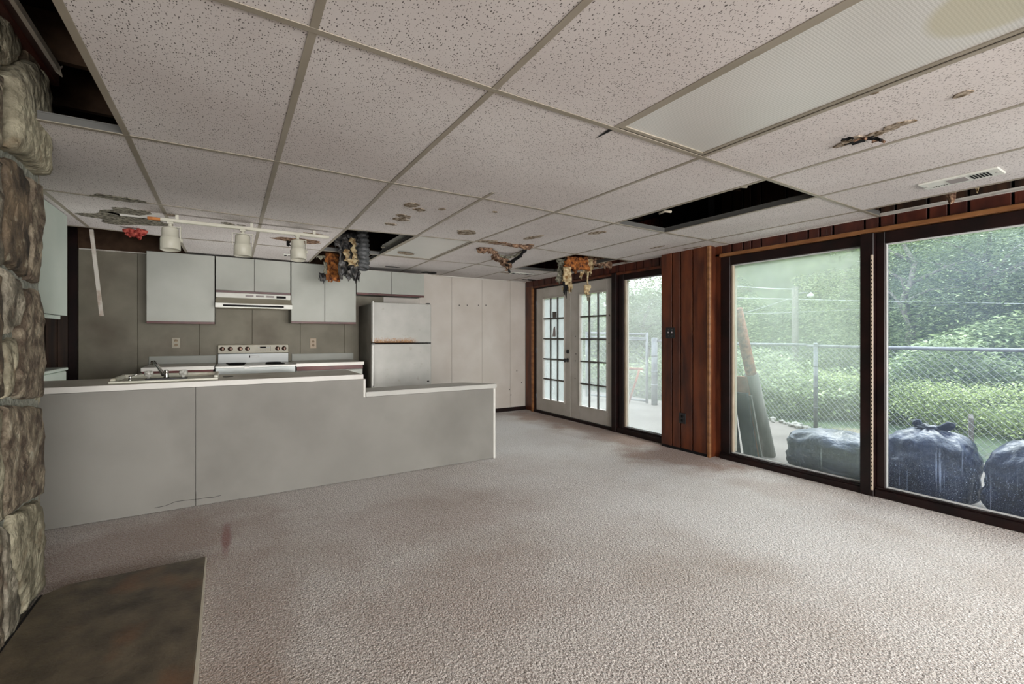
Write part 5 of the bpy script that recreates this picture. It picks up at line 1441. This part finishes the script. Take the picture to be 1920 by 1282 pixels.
tree('light_green_tree', 1430, 22.5, 1.2, (3.4, 3.4, 2.3), 'bright yellow-green spreading tree seen through the fixed pane beside the rusted post', m_leaf_l, 380, 50, .18, .16, 1, .5, flat=.5)
tree('bushy_tree', 1560, 21.5, 1.6, (3.0, 3.0, 3.0), 'mid-green bushy tree behind the fence post in the fixed pane', m_leaf, 420, 50, .16, .16, 2, .5, flat=.6)
tree('tall_tree', 1585, 19, 5.3, (2.3, 2.3, 3.0), 'tall pale-tipped tree rising to the top of the fixed pane by the mullion', m_leaf_l, 330, 40, .15, .16, 3, .42)
tree('dark_tree', 1420, 27, 6.6, (5.0, 5.0, 4.0), 'dark distant tree in the upper corner of the fixed pane over the rusted post', m_leaf_d, 420, 40, .24, .25, 4, .65)
tree('dark_tree', 1500, 30, 7.0, (5.0, 5.0, 4.6), 'dark distant tree behind the lamp of the utility pole', m_leaf_d, 420, 40, .25, .25, 5, .7)
tree('vine_covered_tree', 1700, 12.5, 2.3, (2.3, 2.3, 2.5), 'broad vine-covered tree behind the first bin bag in the sliding door', m_leaf, 420, 62, .09, .13, 6, .34)
tree('vine_covered_tree', 1850, 11.5, 1.9, (2.3, 2.3, 2.4), 'dense green tree behind the wooden stake in the sliding door', m_leaf_g, 420, 62, .09, .13, 7, .32)
tree('tall_tree', 1760, 17, 5.2, (3.4, 3.4, 3.0), 'tall light-topped tree filling the upper part of the sliding door', m_leaf_l, 460, 56, .12, .18, 8, .45)
tree('tall_tree', 1900, 16, 4.6, (3.4, 3.4, 3.2), 'tall dark tree at the outer edge of the sliding door view', m_leaf, 460, 56, .12, .18, 9, .45)
tree('garden_tree', 1205, 15.5, 1.85, (1.25, 1.25, 1.05), 'round pale-green tree behind the yard gate in the narrow pane', m_leaf_g, 230, 44, .11, .10, 10, .25)
tree('garden_tree', 1110, 17, 2.0, (1.9, 1.9, 1.5), 'green tree seen through the panes of the french door beside the narrow pane', m_leaf, 260, 40, .12, .12, 11, .3)
tree('garden_tree', 1035, 19, 2.1, (1.6, 1.6, 1.6), 'pale tree seen through the panes of the french door nearest the corner', m_leaf_g, 240, 40, .12, .12, 12, .3)
BU = [(1250, 10.5, 'low bush beyond the gate post', m_leaf_g), (1570, 8.6, 'leafy green bush at the foot of the fence post', m_leaf_l), (1640, 7.9, 'bright green bush behind the mullion', m_leaf_l), (1700, 7.3, 'bright leafy bush behind the knotted bin bag', m_leaf_l), (1770, 6.9, 'bright leafy bush beside the wooden stake', m_leaf_l), (1850, 6.5, 'bright leafy bush between stake and bunched bin bag', m_leaf_l), (1930, 6.2, 'leafy bush over the row of bin bags at the outer end', m_leaf_l), (1440, 10.2, 'low bush behind the rubble edge', m_leaf)]
for k, (px, d, lab, m_) in enumerate(BU):
    tree('leafy_bush', px, d, (.12 if k not in (0, 7) else -.15) , (.62, .62, .42), lab, m_, 120, 56, .042, .03, 20 + k, .14, 'bush', trunk=False)

# utility pole with lamp and its wires
p = far(1491, 14); zb = gz(p.x, p.y)
t = thing('utility_pole', 'weathered utility pole with a white lamp on an arm, among the trees', 'pole', (p.x, p.y, zb))
rt = Vector((CYAW, -SYAW, 0))
bm = NB(); tube(bm, [(p.x, p.y, zb - .2), (p.x, p.y, 2.75)], [.10, .085], 12); obj('shaft', bm, m_pole, t)
bm = NB(); a = Vector((p.x, p.y, 2.52)); tube(bm, [a, a + rt * .25 + Vector((0, 0, .05)), a + rt * .45 + Vector((0, 0, .04))], .022, 8); obj('lamp_arm', bm, m_galv, t)
bm = NB(); lathe(bm, a + rt * .47 + Vector((0, 0, .06)), [(.03, 0), (.05, -.04), (.10, -.07), (.09, -.12), (.05, -.15), (.01, -.16)], n=14); obj('lamp_head', bm, m_lamp, t)
def cable(a, b, sagz, rad, label):
    a, b = Vector(a), Vector(b)
    bm = NB(); tube(bm, [a.lerp(b, k / 20) - Vector((0, 0, sagz * 4 * (k / 20) * (1 - k / 20))) for k in range(21)], rad, 5)
    tag(obj('overhead_cable', bm, m_cable, base=a), label, 'cable')
def fp(px, py, d): q = far(px, d); q.z = H + (CY - py) * d / F; return q
cable(fp(1300, 556, 17), fp(2100, 572, 9), .02, .010, 'upper overhead cable crossing both window panes')
cable(fp(1300, 590, 17), fp(2100, 548, 10), .1, .008, 'lower overhead cable crossing the trees')
cable(fp(1330, 530, 18), p + Vector((0, 0, 2.68 - p.z)), .05, .010, 'cable running from the pole towards the pier')
cable(fp(1330, 602, 18), fp(1480, 560, 14), .05, .008, 'slanting cable low beside the pole')
